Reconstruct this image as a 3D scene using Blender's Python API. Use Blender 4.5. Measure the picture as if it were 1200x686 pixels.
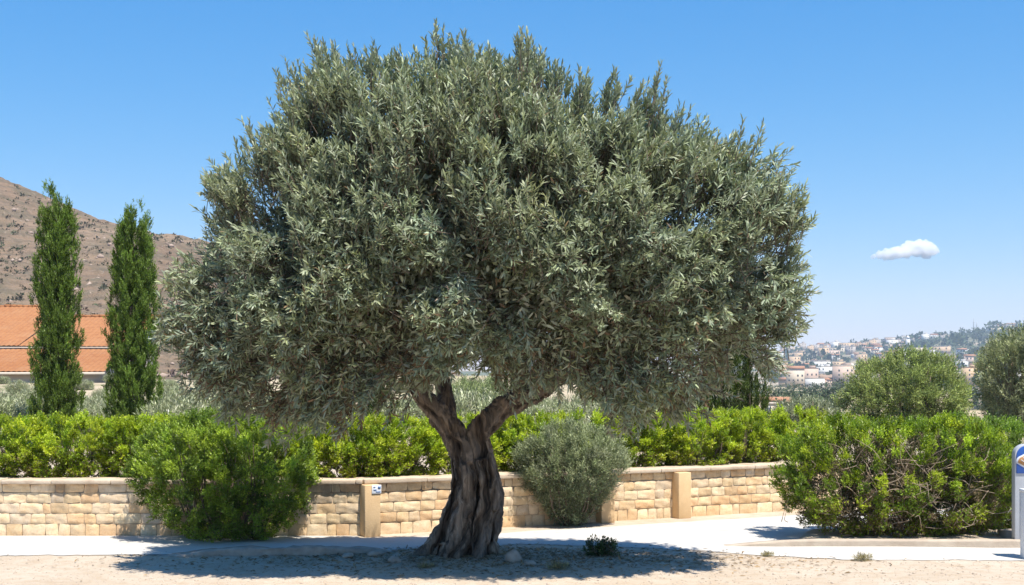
import bpy, bmesh, math, random
import numpy as np
from mathutils import Vector, noise as mnoise

for o in list(bpy.data.objects):
    bpy.data.objects.remove(o, do_unlink=True)
SC = bpy.context.scene
COL = SC.collection
R = math.radians

# ------------------------------------------------------------------ camera, world, sun, exposure
CAM_H, F = 1.70, 1512.0            # eye height (m), focal length in photo pixels (photo is 1200 wide)
HOR = 440.0                        # horizon row in the photo
cam = bpy.data.cameras.new('camera')
cam.sensor_width = 36.0
cam.lens = 36.0 * F / 1200.0
cam.shift_y = (HOR - 343.0) / 1200.0
cam.clip_start, cam.clip_end = 0.1, 12000
cam_o = bpy.data.objects.new('camera', cam)
cam_o.location = (0, 0, CAM_H)
cam_o.rotation_euler = (R(90), 0, 0)
COL.objects.link(cam_o)
SC.camera = cam_o

# shadows move to the left (-x) and away (+y): the sun stands high, behind the camera's right shoulder
SUN_V = Vector((0.27, -0.365, 1.0)).normalized()          # towards the sun
SUN_EL = math.asin(SUN_V.z)
SUN_AZ = math.atan2(SUN_V.x, SUN_V.y)                      # from +y towards +x
world = bpy.data.worlds.new('World')
SC.world = world
world.use_nodes = True
wn = world.node_tree.nodes
sky = wn.new('ShaderNodeTexSky')
sky.sky_type = 'NISHITA'
sky.sun_disc = False
sky.sun_elevation = SUN_EL
sky.sun_rotation = SUN_AZ
sky.altitude = 50
sky.air_density = 1.0
sky.dust_density = 0.3
sky.ozone_density = 2.6
wn['Background'].inputs['Strength'].default_value = 0.095
hs_ = wn.new('ShaderNodeHueSaturation')
hs_.inputs['Saturation'].default_value = 1.38
hs_.inputs['Hue'].default_value = .5
world.node_tree.links.new(sky.outputs[0], hs_.inputs['Color'])
sp_ = wn.new('ShaderNodeSeparateColor'); cb_ = wn.new('ShaderNodeCombineColor')
world.node_tree.links.new(hs_.outputs[0], sp_.inputs[0])
for k_, (pw_, ml_) in enumerate(((.95, .89), (.70, 1.34), (.50, 2.38))):   # film-like response: the horizon does not bleach
    p_ = wn.new('ShaderNodeMath'); p_.operation = 'POWER'; p_.inputs[1].default_value = pw_
    q_ = wn.new('ShaderNodeMath'); q_.operation = 'MULTIPLY'; q_.inputs[1].default_value = ml_
    world.node_tree.links.new(sp_.outputs[k_], p_.inputs[0]); world.node_tree.links.new(p_.outputs[0], q_.inputs[0])
    world.node_tree.links.new(q_.outputs[0], cb_.inputs[k_])
world.node_tree.links.new(cb_.outputs[0], wn['Background'].inputs['Color'])
sun = bpy.data.lights.new('sun', 'SUN')
sun.energy = 4.8
sun.angle = R(0.53)
sun.color = (1.0, 0.94, 0.84)
sun_o = bpy.data.objects.new('sun', sun)
sun_o.rotation_euler = (-SUN_V).to_track_quat('-Z', 'Y').to_euler()
sun_o.location = (20, -20, 60)
COL.objects.link(sun_o)
SC.view_settings.view_transform = 'Standard'
SC.view_settings.look = 'None'
SC.view_settings.exposure = 0.78
SC.view_settings.gamma = 1.0
SC.cycles.volume_bounces = 8
SC.cycles.max_bounces = 8
SC.cycles.transparent_max_bounces = 8

# ------------------------------------------------------------------ helpers
rng = np.random.default_rng(7)
random.seed(7)


def px(x, y, Y):
    """a point of the photo at distance Y, in metres"""
    return np.array([(x - 600.0) / F * Y, Y, CAM_H - (y - HOR) / F * Y])


def gx(x, y):
    """a ground point (z = 0) of the photo"""
    Y = F * CAM_H / (y - HOR)
    return (x - 600.0) / F * Y, Y


def sst(a, b, x):
    t = np.clip((np.asarray(x, float) - a) / (b - a), 0, 1)
    return t * t * (3 - 2 * t)


def tag(o, label=None, cat=None, group=None, kind=None):
    if label: o['label'] = label
    if cat: o['category'] = cat
    if group: o['group'] = group
    if kind: o['kind'] = kind
    return o


def empty(name, loc, rz=0):
    o = bpy.data.objects.new(name, None)
    o.location = loc
    o.rotation_euler = (0, 0, rz)
    o.empty_display_size = 0.2
    COL.objects.link(o)
    return o


def link(name, me, mats, parent=None, loc=None):
    if not isinstance(mats, (list, tuple)): mats = [mats]
    for m in mats: me.materials.append(m)
    o = bpy.data.objects.new(name, me)
    COL.objects.link(o)
    if parent: o.parent = parent
    if loc is not None: o.location = loc
    return o


def copy_tree(o, parent=None):
    c = o.copy()
    COL.objects.link(c)
    if parent: c.parent = parent
    for ch in list(o.children): copy_tree(ch, c)
    return c


def np_mesh(name, V, faces_flat, loop_tot, col=None, mat_idx=None, smooth=False):
    """mesh from numpy arrays; faces given as a flat index list and a size per face"""
    me = bpy.data.meshes.new(name)
    V = np.asarray(V, np.float32)
    faces_flat = np.asarray(faces_flat, np.int32)
    loop_tot = np.asarray(loop_tot, np.int32)
    me.vertices.add(len(V))
    me.vertices.foreach_set('co', V.ravel())
    me.loops.add(len(faces_flat))
    me.loops.foreach_set('vertex_index', faces_flat)
    me.polygons.add(len(loop_tot))
    ls = np.concatenate([[0], np.cumsum(loop_tot)[:-1]]).astype(np.int32)
    me.polygons.foreach_set('loop_start', ls)
    try:
        me.polygons.foreach_set('loop_total', loop_tot)
    except Exception:
        pass
    if mat_idx is not None:
        me.polygons.foreach_set('material_index', np.asarray(mat_idx, np.int32))
    if smooth:
        me.polygons.foreach_set('use_smooth', np.ones(len(loop_tot), bool))
    me.update(calc_edges=True)
    if col is not None:
        a = me.color_attributes.new('Col', 'FLOAT_COLOR', 'POINT')
        c = np.ones((len(V), 4), np.float32)
        c[:, :3] = col
        a.data.foreach_set('color', c.ravel())
    return me


def nrm(v):
    return v / np.maximum(np.linalg.norm(v, axis=-1, keepdims=True), 1e-9)


def leaf_arrays(P, D, N, L, W, C, six=True):
    """leaf blades: 6 vertices (lance shaped, arched) or 4 vertices (folded diamond)"""
    D = nrm(D)
    N = nrm(N - (N * D).sum(-1, keepdims=True) * D)
    S = np.cross(D, N)
    L = L[:, None]; W = W[:, None]
    n = len(P)
    if six:
        v = np.stack([P,
                      P + D * L * .36 + S * W * .5 + N * L * .03,
                      P + D * L * .36 - S * W * .5 + N * L * .03,
                      P + D * L * .72 + S * W * .40,
                      P + D * L * .72 - S * W * .40,
                      P + D * L - N * L * .10], 1)
        base = (np.arange(n) * 6)[:, None]
        f = (base + np.array([[0, 1, 2, 1, 3, 4, 2, 3, 5, 4]])).ravel()
        lt = np.tile(np.array([3, 4, 3]), n)
        k = 6
    else:
        v = np.stack([P, P + D * L * .5 + S * W * .5, P + D * L - N * L * .08, P + D * L * .5 - S * W * .5], 1)
        base = (np.arange(n) * 4)[:, None]
        f = (base + np.array([[0, 1, 2, 3]])).ravel()
        lt = np.full(n, 4)
        k = 4
    return v.reshape(-1, 3), f, lt, np.repeat(C, k, 0)


def shoot_leaves(B, D, SL, K, Lr, Wr, rg, a0=.45, a1=1.05, up=.5, t0=.12, bend=0.0):
    """K leaves along each of the shoots (base B, direction D, length SL): positions, directions, normals, sizes"""
    n = len(B)
    D = nrm(D)
    ref = nrm(rg.normal(size=(n, 3)))
    U = nrm(np.cross(D, ref)); Vv = np.cross(D, U)
    t = t0 + (1 - t0) * (np.arange(K)[None, :] + rg.random((n, K)) * .7) / K
    ph = (np.arange(K) % 2 * math.pi + (np.arange(K) // 2) * 1.57)[None, :] + rg.normal(0, .45, (n, K))
    al = (a1 + (a0 - a1) * t ** 1.5) + rg.normal(0, .16, (n, K))
    P = B[:, None] + D[:, None] * (SL[:, None] * t)[..., None]
    if bend:
        P[..., 2] += bend * (SL[:, None] * t) ** 2 / np.maximum(SL[:, None], .01)
    rad = U[:, None] * np.cos(ph)[..., None] + Vv[:, None] * np.sin(ph)[..., None]
    LD = D[:, None] * np.cos(al)[..., None] + rad * np.sin(al)[..., None]
    N = D[:, None] * 1.0 - rad * .3 + np.array([0, 0, up]) + rg.normal(0, .35, (n, K, 3))
    sh = n * K
    L = rg.uniform(Lr[0], Lr[1], sh); W = rg.uniform(Wr[0], Wr[1], sh)
    return P.reshape(-1, 3), LD.reshape(-1, 3), N.reshape(-1, 3), L, W


def ico_noise(p, s, o=0.0):
    """cheap smooth noise of points, about -1..1"""
    p = np.asarray(p) * s + o
    return (np.sin(p[..., 0] * 1.7 + 1.3 * np.sin(p[..., 1] * 1.1 + .5)) +
            np.sin(p[..., 1] * 1.9 + 1.2 * np.sin(p[..., 2] * 1.3 + 2.1)) +
            np.sin(p[..., 2] * 1.6 + 1.4 * np.sin(p[..., 0] * 0.9 + 4.0))) / 3.0


def tubes_arrays(paths, sides=6):
    """many tubes (lists of (point, radius)) as one array set"""
    VV, FF, LT, off = [], [], [], 0
    for path in paths:
        pts = [np.array(p, float) for p, _ in path]
        rad = [r for _, r in path]
        n = len(pts)
        prev = None
        for i in range(n):
            d = pts[min(i + 1, n - 1)] - pts[max(i - 1, 0)]
            d = d / max(np.linalg.norm(d), 1e-9)
            a = prev if prev is not None else (np.array([1., 0, 0]) if abs(d[0]) < .8 else np.array([0, 1., 0]))
            u = a - d * np.dot(a, d); u = u / max(np.linalg.norm(u), 1e-9)
            v = np.cross(d, u); prev = u
            an = np.linspace(0, 2 * math.pi, sides, endpoint=False)
            VV.append(pts[i] + rad[i] * (np.cos(an)[:, None] * u + np.sin(an)[:, None] * v))
        for i in range(n - 1):
            for k in range(sides):
                k2 = (k + 1) % sides
                FF += [off + i * sides + k, off + i * sides + k2, off + (i + 1) * sides + k2, off + (i + 1) * sides + k]
                LT.append(4)
        FF += [off + k for k in range(sides)][::-1]; LT.append(sides)
        FF += [off + (n - 1) * sides + k for k in range(sides)]; LT.append(sides)
        off += n * sides
    return np.concatenate(VV), FF, LT


def catmull(pts, m=4):
    """smooth resampling of rows [x, y, z, r]"""
    p = np.array(pts, float)
    p = np.vstack([2 * p[0] - p[1], p, 2 * p[-1] - p[-2]])
    out = []
    for i in range(1, len(p) - 2):
        for k in range(m):
            t = k / m
            out.append(.5 * ((2 * p[i]) + (-p[i - 1] + p[i + 1]) * t + (2 * p[i - 1] - 5 * p[i] + 4 * p[i + 1] - p[i + 2]) * t * t
                             + (-p[i - 1] + 3 * p[i] - 3 * p[i + 1] + p[i + 2]) * t ** 3))
    out.append(p[-2])
    return [(o[:3], max(o[3], .002)) for o in out]


def grid_mesh(name, X, Y, Z, smooth=True, col=None):
    """X, Y, Z: arrays of the same 2-D shape"""
    h, w = X.shape
    V = np.stack([X, Y, Z], -1).reshape(-1, 3)
    i = np.arange(h - 1)[:, None] * w + np.arange(w - 1)[None, :]
    f = np.stack([i, i + 1, i + w + 1, i + w], -1).reshape(-1)
    return np_mesh(name, V, f, np.full((h - 1) * (w - 1), 4), smooth=smooth, col=col)


class MB:
    """collects boxes and prisms, then becomes one mesh"""
    def __init__(s): s.v, s.f, s.m, s.c = [], [], [], []
    def box(s, c, d, rz=0, mi=0, col=(1, 1, 1)):
        o = len(s.v); cz, sz = math.cos(rz), math.sin(rz)
        for z in (-.5, .5):
            for y in (-.5, .5):
                for x in (-.5, .5):
                    X, Y2 = x * d[0], y * d[1]
                    s.v.append((c[0] + X * cz - Y2 * sz, c[1] + X * sz + Y2 * cz, c[2] + z * d[2])); s.c.append(col)
        for q in ((0, 2, 3, 1), (4, 5, 7, 6), (0, 1, 5, 4), (2, 6, 7, 3), (0, 4, 6, 2), (1, 3, 7, 5)):
            s.f.append([o + k for k in q]); s.m.append(mi)
    def poly(s, pts, faces, mi=0, col=(1, 1, 1)):
        o = len(s.v)
        s.v += [tuple(p) for p in pts]; s.c += [col] * len(pts)
        for q in faces: s.f.append([o + k for k in q]); s.m.append(mi)
    def mesh(s, name, smooth=False, col=False):
        return np_mesh(name, s.v, [i for q in s.f for i in q], [len(q) for q in s.f],
                       col=np.array(s.c) if col else None, mat_idx=s.m, smooth=smooth)
    def build(s, name, mats, parent=None, loc=None, bevel=0, smooth=False, col=False):
        o = link(name, s.mesh(name, smooth, col), mats, parent, loc)
        if bevel:
            b = o.modifiers.new('bevel', 'BEVEL'); b.width = bevel; b.segments = 2; b.limit_method = 'ANGLE'
        return o


# ------------------------------------------------------------------ materials
class NT:
    def __init__(s, name):
        s.m = bpy.data.materials.new(name); s.m.use_nodes = True
        s.t = s.m.node_tree; s.n = s.t.nodes; s.b = s.n['Principled BSDF']
        s.out = s.n['Material Output']
        s.co = s.n.new('ShaderNodeTexCoord')
    def L(s, a, b): s.t.links.new(a, b)
    def noise(s, scale, detail=4, rough=.55, vec=None, dist=0):
        q = s.n.new('ShaderNodeTexNoise'); q.inputs['Scale'].default_value = scale
        q.inputs['Detail'].default_value = detail; q.inputs['Roughness'].default_value = rough
        q.inputs['Distortion'].default_value = dist
        s.L(vec if vec is not None else s.co.outputs['Object'], q.inputs['Vector'])
        return q.outputs['Fac']
    def voro(s, scale, vec=None, feat='F1'):
        q = s.n.new('ShaderNodeTexVoronoi'); q.inputs['Scale'].default_value = scale; q.feature = feat
        s.L(vec if vec is not None else s.co.outputs['Object'], q.inputs['Vector'])
        return q
    def mapp(s, sc=(1, 1, 1), loc=(0, 0, 0)):
        q = s.n.new('ShaderNodeMapping'); q.inputs['Scale'].default_value = sc; q.inputs['Location'].default_value = loc
        s.L(s.co.outputs['Object'], q.inputs['Vector']); return q.outputs[0]
    def ramp(s, f, stops):
        q = s.n.new('ShaderNodeValToRGB'); s.L(f, q.inputs[0])
        e = q.color_ramp.elements
        while len(e) < len(stops): e.new(.5)
        for k, (p, c) in enumerate(stops):
            e[k].position = p
            e[k].color = (*c, 1) if not isinstance(c, (int, float)) else (c, c, c, 1)
        return q.outputs[0]
    def mix(s, f, a, b, mode='MIX'):
        q = s.n.new('ShaderNodeMix'); q.data_type = 'RGBA'; q.blend_type = mode
        for v, i in ((f, 0), (a, 6), (b, 7)):
            if hasattr(v, 'links'): s.L(v, q.inputs[i])
            elif isinstance(v, (int, float)): q.inputs[i].default_value = v if i == 0 else (v, v, v, 1)
            else: q.inputs[i].default_value = (*v, 1)
        return q.outputs[2]
    def math(s, op, a, b=0.0, clamp=False):
        q = s.n.new('ShaderNodeMath'); q.operation = op; q.use_clamp = clamp
        for v, i in ((a, 0), (b, 1)):
            if hasattr(v, 'links'): s.L(v, q.inputs[i])
            else: q.inputs[i].default_value = v
        return q.outputs[0]
    def attr(s, name='Col'):
        q = s.n.new('ShaderNodeAttribute'); q.attribute_name = name; return q.outputs['Color']
    def bump(s, h, strength=.5, dist=.01):
        q = s.n.new('ShaderNodeBump'); q.inputs['Strength'].default_value = strength; q.inputs['Distance'].default_value = dist
        s.L(h, q.inputs['Height']); s.L(q.outputs[0], s.b.inputs['Normal']); return q
    def set(s, col=None, rough=.8, spec=.3):
        if col is not None:
            if hasattr(col, 'links'): s.L(col, s.b.inputs['Base Color'])
            else: s.b.inputs['Base Color'].default_value = (*col, 1)
        s.b.inputs['Roughness'].default_value = rough
        s.b.inputs['Specular IOR Level'].default_value = spec
        return s.m


def leaf_mat(name, rough=.5, spec=.4, under=None, trans=.25, tcol=(1.25, 1.35, .6)):
    """leaf colour comes from each leaf's own colour; a paler under side; some light passes through"""
    t = NT(name)
    c = t.attr()
    top = c
    if under:
        g = t.n.new('ShaderNodeNewGeometry')
        c = t.mix(g.outputs['Backfacing'], c, t.mix(.55, c, under))
    t.set(c, rough, spec)
    if trans:
        tr = t.n.new('ShaderNodeBsdfTranslucent')
        t.L(t.mix(1.0, top, tcol, 'MULTIPLY'), tr.inputs[0])
        ms = t.n.new('ShaderNodeMixShader'); ms.inputs[0].default_value = trans
        t.L(t.b.outputs[0], ms.inputs[1]); t.L(tr.outputs[0], ms.inputs[2]); t.L(ms.outputs[0], t.out.inputs['Surface'])
    return t.m


def plain(name, c1, c2=None, scale=8, rough=.8, spec=.3, bump=0, bscale=40):
    t = NT(name)
    c2 = c2 or tuple(v * .8 for v in c1)
    t.set(t.ramp(t.noise(scale, 5), [(.3, c1), (.7, c2)]), rough, spec)
    if bump: t.bump(t.noise(bscale, 6), bump, .01)
    return t.m


M = {}
M['olive_leaf'] = leaf_mat('olive_leaf', .5, .35, under=(.36, .40, .31), trans=.14, tcol=(1.2, 1.3, .7))
M['green_leaf'] = leaf_mat('green_leaf', .45, .4, trans=.38, tcol=(1.25, 1.35, .55))
M['dark_leaf'] = leaf_mat('dark_leaf', .5, .35, trans=.25, tcol=(1.2, 1.4, .6))
M['grey_leaf'] = leaf_mat('grey_leaf', .6, .25, under=(.30, .33, .24), trans=.2, tcol=(1.1, 1.2, .7))
M['far_leaf'] = leaf_mat('far_leaf', .8, .1, trans=.1)
M['litter'] = leaf_mat('litter', .8, .1, trans=0)


def bark(name, a, b, c, vs=6):
    t = NT(name)
    st = t.mapp((vs * 2.4, vs * 2.4, vs * .45))
    n1 = t.noise(1.0, 8, .65, st, .6)
    n2 = t.noise(2.2, 5, .6)
    col = t.ramp(n1, [(.36, a), (.50, b), (.62, c)])
    col = t.mix(t.ramp(n2, [(.42, 0.0), (.62, 1.0)]), col, t.mix(.55, col, (.16, .15, .14)))
    t.set(col, .9, .15)
    h = t.math('ADD', n1, t.math('MULTIPLY', t.noise(2.4, 8, .7, st, .4), .5))
    h = t.math('ADD', h, t.math('MULTIPLY', t.noise(1.0, 8, .75, t.mapp((46, 46, 9)), .8), .7))
    t.bump(h, 1.0, .035)
    return t.m


M['bark'] = bark('olive_bark', (.056, .044, .034), (.235, .180, .130), (.45, .355, .265))
M['twig'] = plain('twig', (.17, .13, .095), (.09, .07, .05), 30)
M['pale_twig'] = plain('pale_twig', (.42, .33, .25), (.24, .18, .13), 30)

# soil: pale sandy ground near the camera, dry earth with grass beyond the wall
t = NT('ground_soil')
n_a = t.noise(.9, 6, .6); n_b = t.noise(7, 6, .65); n_c = t.noise(60, 4, .7); n_d = t.noise(220, 3, .7)
soil = t.ramp(n_a, [(.30, (.44, .355, .265)), (.55, (.51, .43, .34)), (.75, (.56, .49, .41))])
soil = t.mix(t.ramp(n_b, [(.45, 0.0), (.70, .7)]), soil, (.40, .30, .205))
soil = t.mix(t.ramp(n_c, [(.56, 0.0), (.74, .6)]), soil, (.28, .225, .17))
soil = t.mix(t.ramp(n_d, [(.60, 0.0), (.75, .7)]), soil, (.62, .57, .50))
gp = t.n.new('ShaderNodeSeparateXYZ'); t.L(t.co.outputs['Object'], gp.inputs[0])
far = t.math('DIVIDE', t.math('SUBTRACT', gp.outputs[1], 17.0), 8.0, True)
st = t.mapp((.012, .05, .2))
fld = t.ramp(t.noise(1.0, 5, .6, st), [(.38, (.16, .155, .075)), (.46, (.40, .31, .19)), (.55, (.46, .37, .24)), (.60, (.13, .14, .06)), (.72, (.36, .28, .16))])
near_f = t.ramp(t.noise(.35, 6, .65), [(.35, (.50, .40, .29)), (.52, (.36, .30, .20)), (.68, (.22, .22, .11))])
farf = t.math('DIVIDE', t.math('SUBTRACT', gp.outputs[1], 90.0), 120.0, True)
soil = t.mix(far, soil, t.mix(farf, near_f, fld))
t.set(soil, .95, .1)
t.bump(t.math('ADD', t.math('MULTIPLY', n_b, .6), t.math('ADD', n_c, t.math('MULTIPLY', n_d, .5))), .55, .02)
M['soil'] = t.m

t = NT('road_concrete')
n1 = t.noise(1.4, 6, .6); n2 = t.noise(90, 4, .7); n3 = t.noise(5, 6, .7)
c = t.ramp(n1, [(.3, (.47, .445, .41)), (.7, (.54, .52, .485))])
c = t.mix(t.ramp(n2, [(.55, 0.0), (.75, .5)]), c, (.38, .35, .31))
c = t.mix(t.ramp(n3, [(.55, 0.0), (.72, .6)]), c, (.40, .34, .27))
t.set(c, .9, .15); t.bump(n2, .3, .01)
M['road'] = t.m

# wall stone: each stone carries its own colour; hedge shade is painted in as dark streaks under the coping
t = NT('wall_stone')
c = t.attr()
c = t.mix(t.ramp(t.noise(9, 6, .7), [(.40, 0.0), (.72, .65)]), c, t.mix(1.0, c, (.80, .66, .50), 'MULTIPLY'))
c = t.mix(t.ramp(t.noise(45, 5, .7), [(.50, 0.0), (.72, .55)]), c, t.mix(1.0, c, (.70, .60, .50), 'MULTIPLY'))
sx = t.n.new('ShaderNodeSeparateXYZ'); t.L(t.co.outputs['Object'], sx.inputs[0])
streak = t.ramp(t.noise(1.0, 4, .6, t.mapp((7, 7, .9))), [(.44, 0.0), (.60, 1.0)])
shade_zone = None                                          # where shade of the overhanging hedge is painted into the colour
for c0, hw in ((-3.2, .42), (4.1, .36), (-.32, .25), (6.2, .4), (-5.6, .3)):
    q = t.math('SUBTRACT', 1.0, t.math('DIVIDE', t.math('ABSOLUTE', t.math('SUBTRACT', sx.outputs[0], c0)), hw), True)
    shade_zone = q if shade_zone is None else t.math('MAXIMUM', shade_zone, q)
shade_zone = t.math('MULTIPLY', shade_zone, 2.2, True)
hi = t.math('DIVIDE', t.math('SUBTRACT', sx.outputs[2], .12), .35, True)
fac = t.math('MULTIPLY', t.math('MULTIPLY', streak, shade_zone), t.math('MULTIPLY', hi, .58))
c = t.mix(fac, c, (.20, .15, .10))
t.set(c, .92, .15)
t.bump(t.math('ADD', t.noise(30, 8, .7), t.math('MULTIPLY', t.noise(110, 4, .7), .5)), .5, .012)
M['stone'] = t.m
M['mortar'] = plain('mortar', (.50, .37, .25), (.38, .28, .19), 20, .95, .1, .5, 80)
t = NT('coping_stone')
c = t.ramp(t.noise(5, 6, .65), [(.32, (.56, .47, .37)), (.55, (.49, .39, .29)), (.74, (.34, .26, .19))])
c = t.mix(t.ramp(t.noise(60, 4, .7), [(.55, 0.0), (.75, .5)]), c, (.34, .27, .21))
t.set(c, .9, .15); t.bump(t.noise(50, 6), .4, .01)
M['coping'] = t.m
M['pillar'] = plain('pillar_render', (.66, .47, .27), (.58, .40, .22), 6, .92, .12, .35, 60)
M['kerb'] = plain('kerb_concrete', (.47, .40, .32), (.38, .31, .245), 7, .92, .12, .5, 70)
M['kerb_dark'] = plain('kerb_block', (.34, .29, .25), (.26, .22, .19), 9, .92, .12, .4, 60)
M['rock'] = plain('rock', (.44, .38, .31), (.26, .22, .18), 9, .92, .12, .8, 30)

t = NT('red_earth')
n1 = t.noise(.12, 5, .6); n2 = t.noise(2.6, 2, .8); v = t.voro(2.6)
c = t.ramp(n1, [(.3, (.285, .122, .050)), (.7, (.34, .158, .070))])
c = t.mix(t.ramp(n2, [(.45, 0.0), (.65, .55)]), c, (.24, .095, .042))
c = t.mix(t.ramp(t.noise(.6, 5, .7), [(.5, 0.0), (.75, .4)]), c, (.34, .20, .11))
t.set(c, .9, .15)
M['red'] = t.m
M['pale_wall'] = plain('pale_wall', (.60, .54, .46), (.48, .42, .35), .8, .9, .1)

t = NT('hill_rock')
n1 = t.noise(.018, 6, .62); n2 = t.noise(.16, 6, .7); n3 = t.noise(.9, 4, .7)
c = t.ramp(n1, [(.32, (.175, .120, .080)), (.5, (.215, .150, .100)), (.66, (.262, .188, .128))])
c = t.mix(t.ramp(n2, [(.44, 0.0), (.60, .8)]), c, (.120, .104, .070))
c = t.mix(t.ramp(n3, [(.52, 0.0), (.70, .6)]), c, (.30, .235, .18))
wv = t.n.new('ShaderNodeTexWave'); wv.bands_direction = 'Z'; wv.inputs['Scale'].default_value = .17
wv.inputs['Distortion'].default_value = 7.0; wv.inputs['Detail'].default_value = 3; wv.inputs['Detail Scale'].default_value = .6
t.L(t.co.outputs['Object'], wv.inputs[0])
c = t.mix(t.ramp(wv.outputs['Fac'], [(.60, 0.0), (.85, .32)]), c, (.105, .082, .060))
t.set(c, .95, .08); t.bump(t.math('ADD', n2, n3), .8, 1.2)
M['hill'] = t.m

t = NT('town_slope')
n1 = t.noise(.006, 6, .65, t.mapp((1, .55, 1))); n2 = t.noise(.05, 5, .7)
c = t.ramp(n1, [(.36, (.055, .075, .04)), (.47, (.13, .135, .075)), (.54, (.36, .29, .21)), (.68, (.44, .36, .27))])
c = t.mix(t.ramp(n2, [(.46, 0.0), (.60, .8)]), c, (.07, .085, .045))
t.set(c, .95, .08)
M['town'] = t.m
M['far_hill'] = plain('far_hill', (.20, .18, .14), (.11, .125, .075), .004, .95, .08)

# ------------------------------------------------------------------ ground
W_K = (16.06 - 13.67) / (3.25 + 1.58)


def wall_line(x):
    x = np.clip(np.asarray(x, float), -60, 8)
    return np.where(x < -1.58, 13.67, 13.67 + (x + 1.58) * W_K)


def terrain(x, y):
    x = np.asarray(x, float); y = np.asarray(y, float)
    d = y - wall_line(x)
    step = .50 * sst(.10, .26, d)
    ang = x / np.maximum(y, 1.0)
    w = sst(0.02, .2, ang)
    rise = .80 * sst(34, 76, y)
    fall = -6.6 * sst(22, 190, y)
    z = step + (1 - w) * rise + w * fall
    z = z + .012 * ico_noise(np.stack([x, y, x * 0], -1), 1.3) * sst(2, 8, y) * (y < 13)
    mound = .05 * np.exp(-(((x + .2) / 1.3) ** 2 + ((y - 12.0) / .7) ** 2))
    return z + mound


def nonuni(a, b, step, far_lo, far_hi, n):
    core = np.arange(a, b, step)
    k = np.linspace(0, 1, n + 1)[1:]
    hi = b + (far_hi - b) * (np.sinh(k * 6) / math.sinh(6)) + k * 2
    lo = a + (far_lo - a) * (np.sinh(k * 6) / math.sinh(6)) - k * 2
    return np.concatenate([lo[::-1], core, hi])


xs = nonuni(-9, 9, .12, -2300, 2300, 70)
ys = nonuni(8.5, 18.5, .09, -60, 2900, 80)
GX, GY = np.meshgrid(xs, ys)
g = link('ground', grid_mesh('ground', GX, GY, terrain(GX, GY)), M['soil'])
tag(g, kind='structure')

# road: pale concrete lane between the tree bed and the wall, ragged edges where soil lies over it
def ragged(x, s, a): return a * (mnoise.noise(Vector((x * 1.7, s, 0))) + .6 * mnoise.noise(Vector((x * 6, s, 3))) + .3 * mnoise.noise(Vector((x * 17, s, 8))))
rx = np.linspace(-9, 9.5, 330)
north = np.array([float(wall_line(x)) - (.03 if x < -1.6 else .26 + .25 * min(1, (x + 1.6) / 1.2)) + ragged(x, 1, .05) for x in rx])
s_pts = [(-9, 12.1), (-4.5, 12.14), (-3.7, 12.22), (-2.6, 12.2), (-1.2, 12.25), (0, 12.85), (1.0, 12.72), (1.9, 12.45), (2.6, 12.0), (3.3, 11.86), (4.7, 11.82), (9.5, 11.8)]
south = np.interp(rx, [p[0] for p in s_pts], [p[1] for p in s_pts]) + np.array([ragged(x, 5, .09) for x in rx])
nv = 14
RX = np.repeat(rx[None], nv, 0)
tt = np.linspace(0, 1, nv)[:, None]
RY = south[None] * (1 - tt) + north[None] * tt
RZ = terrain(RX, np.minimum(RY, wall_line(RX) - .0)) + .004
RZ = np.maximum(RZ, .004 + .0 * RX)
edge = np.minimum(tt, 1 - tt) * np.abs(north - south)[None]
RZ = RZ + .006 * sst(0, .1, edge)
tag(link('road', grid_mesh('road', RX, RY, RZ), M['road']), kind='structure')

# long low building with an orange tiled roof, beyond the slope on the left
def tiled(name, x0, x1, y0, z0, y1, z1, parent, org, nx, ny):
    """a roof slope of rounded tile rows: ribs run up the slope, courses step down it"""
    u, v = np.meshgrid(np.linspace(0, 1, nx), np.linspace(0, 1, ny))
    L_ = math.hypot(y1 - y0, z1 - z0); sl = v * L_
    course = (1 - (sl / .42) % 1) * .035
    rib = .035 * np.abs(np.sin((x0 + u * (x1 - x0)) * math.pi / .30))
    off_ = course + rib + .03 * ico_noise(np.stack([x0 + u * (x1 - x0), v * L_, v * 0], -1), .5)
    X = x0 + u * (x1 - x0); Y = y0 + v * (y1 - y0) - off_ * (z1 - z0) / L_; Z = z0 + v * (z1 - z0) + off_ * (y1 - y0) / L_
    return link(name, grid_mesh(name, X - org[0], Y - org[1], Z - org[2], smooth=False), M['red'], parent)

hx0, hx1, hxm = -40.0, -22.7, -29.6
horg = np.array([-30.5, 72.3, 1.0])
hb = empty('building', horg); tag(hb, 'long low building with orange tiled roof behind the left cypresses', 'building')
tiled('roof', hx0, hx1, 71.9, 1.86, 77.2, 3.22, hb, horg, 420, 60)
tiled('roof', hx0, hxm, 77.35, 3.42, 86.5, 6.28, hb, horg, 280, 90)
tiled('roof', hxm + .02, hx1 - .3, 77.35, 3.40, 84.6, 5.52, hb, horg, 130, 80)
mb = MB()
def body(x0, x1, y0, y1, zb, zf, zk):
    """solid storey under a roof slope: front height zf, back height zk"""
    q = [(y0, zb), (y1, zb), (y1, zk), (y0, zf)]
    mb.poly([(x - horg[0], y - horg[1], z - horg[2]) for x in (x0, x1) for y, z in q],
            [(0, 1, 2, 3), (7, 6, 5, 4), (0, 4, 5, 1), (1, 5, 6, 2), (2, 6, 7, 3), (3, 7, 4, 0)])
body(hx0 + .3, hx1 - .3, 72.3, 77.15, .6, 1.84, 3.06)
body(hx0 + .3, hxm - .2, 77.5, 86.3, .7, 3.34, 6.08)
body(hxm + .2, hx1 - .6, 77.5, 84.4, .7, 3.32, 5.30)
mb.build('wall', M['pale_wall'], hb)
mb = MB()
mb.box(((hx0 + hx1) / 2 - horg[0], 71.9 - horg[1], .80), (hx1 - hx0, .10, .14))
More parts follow.
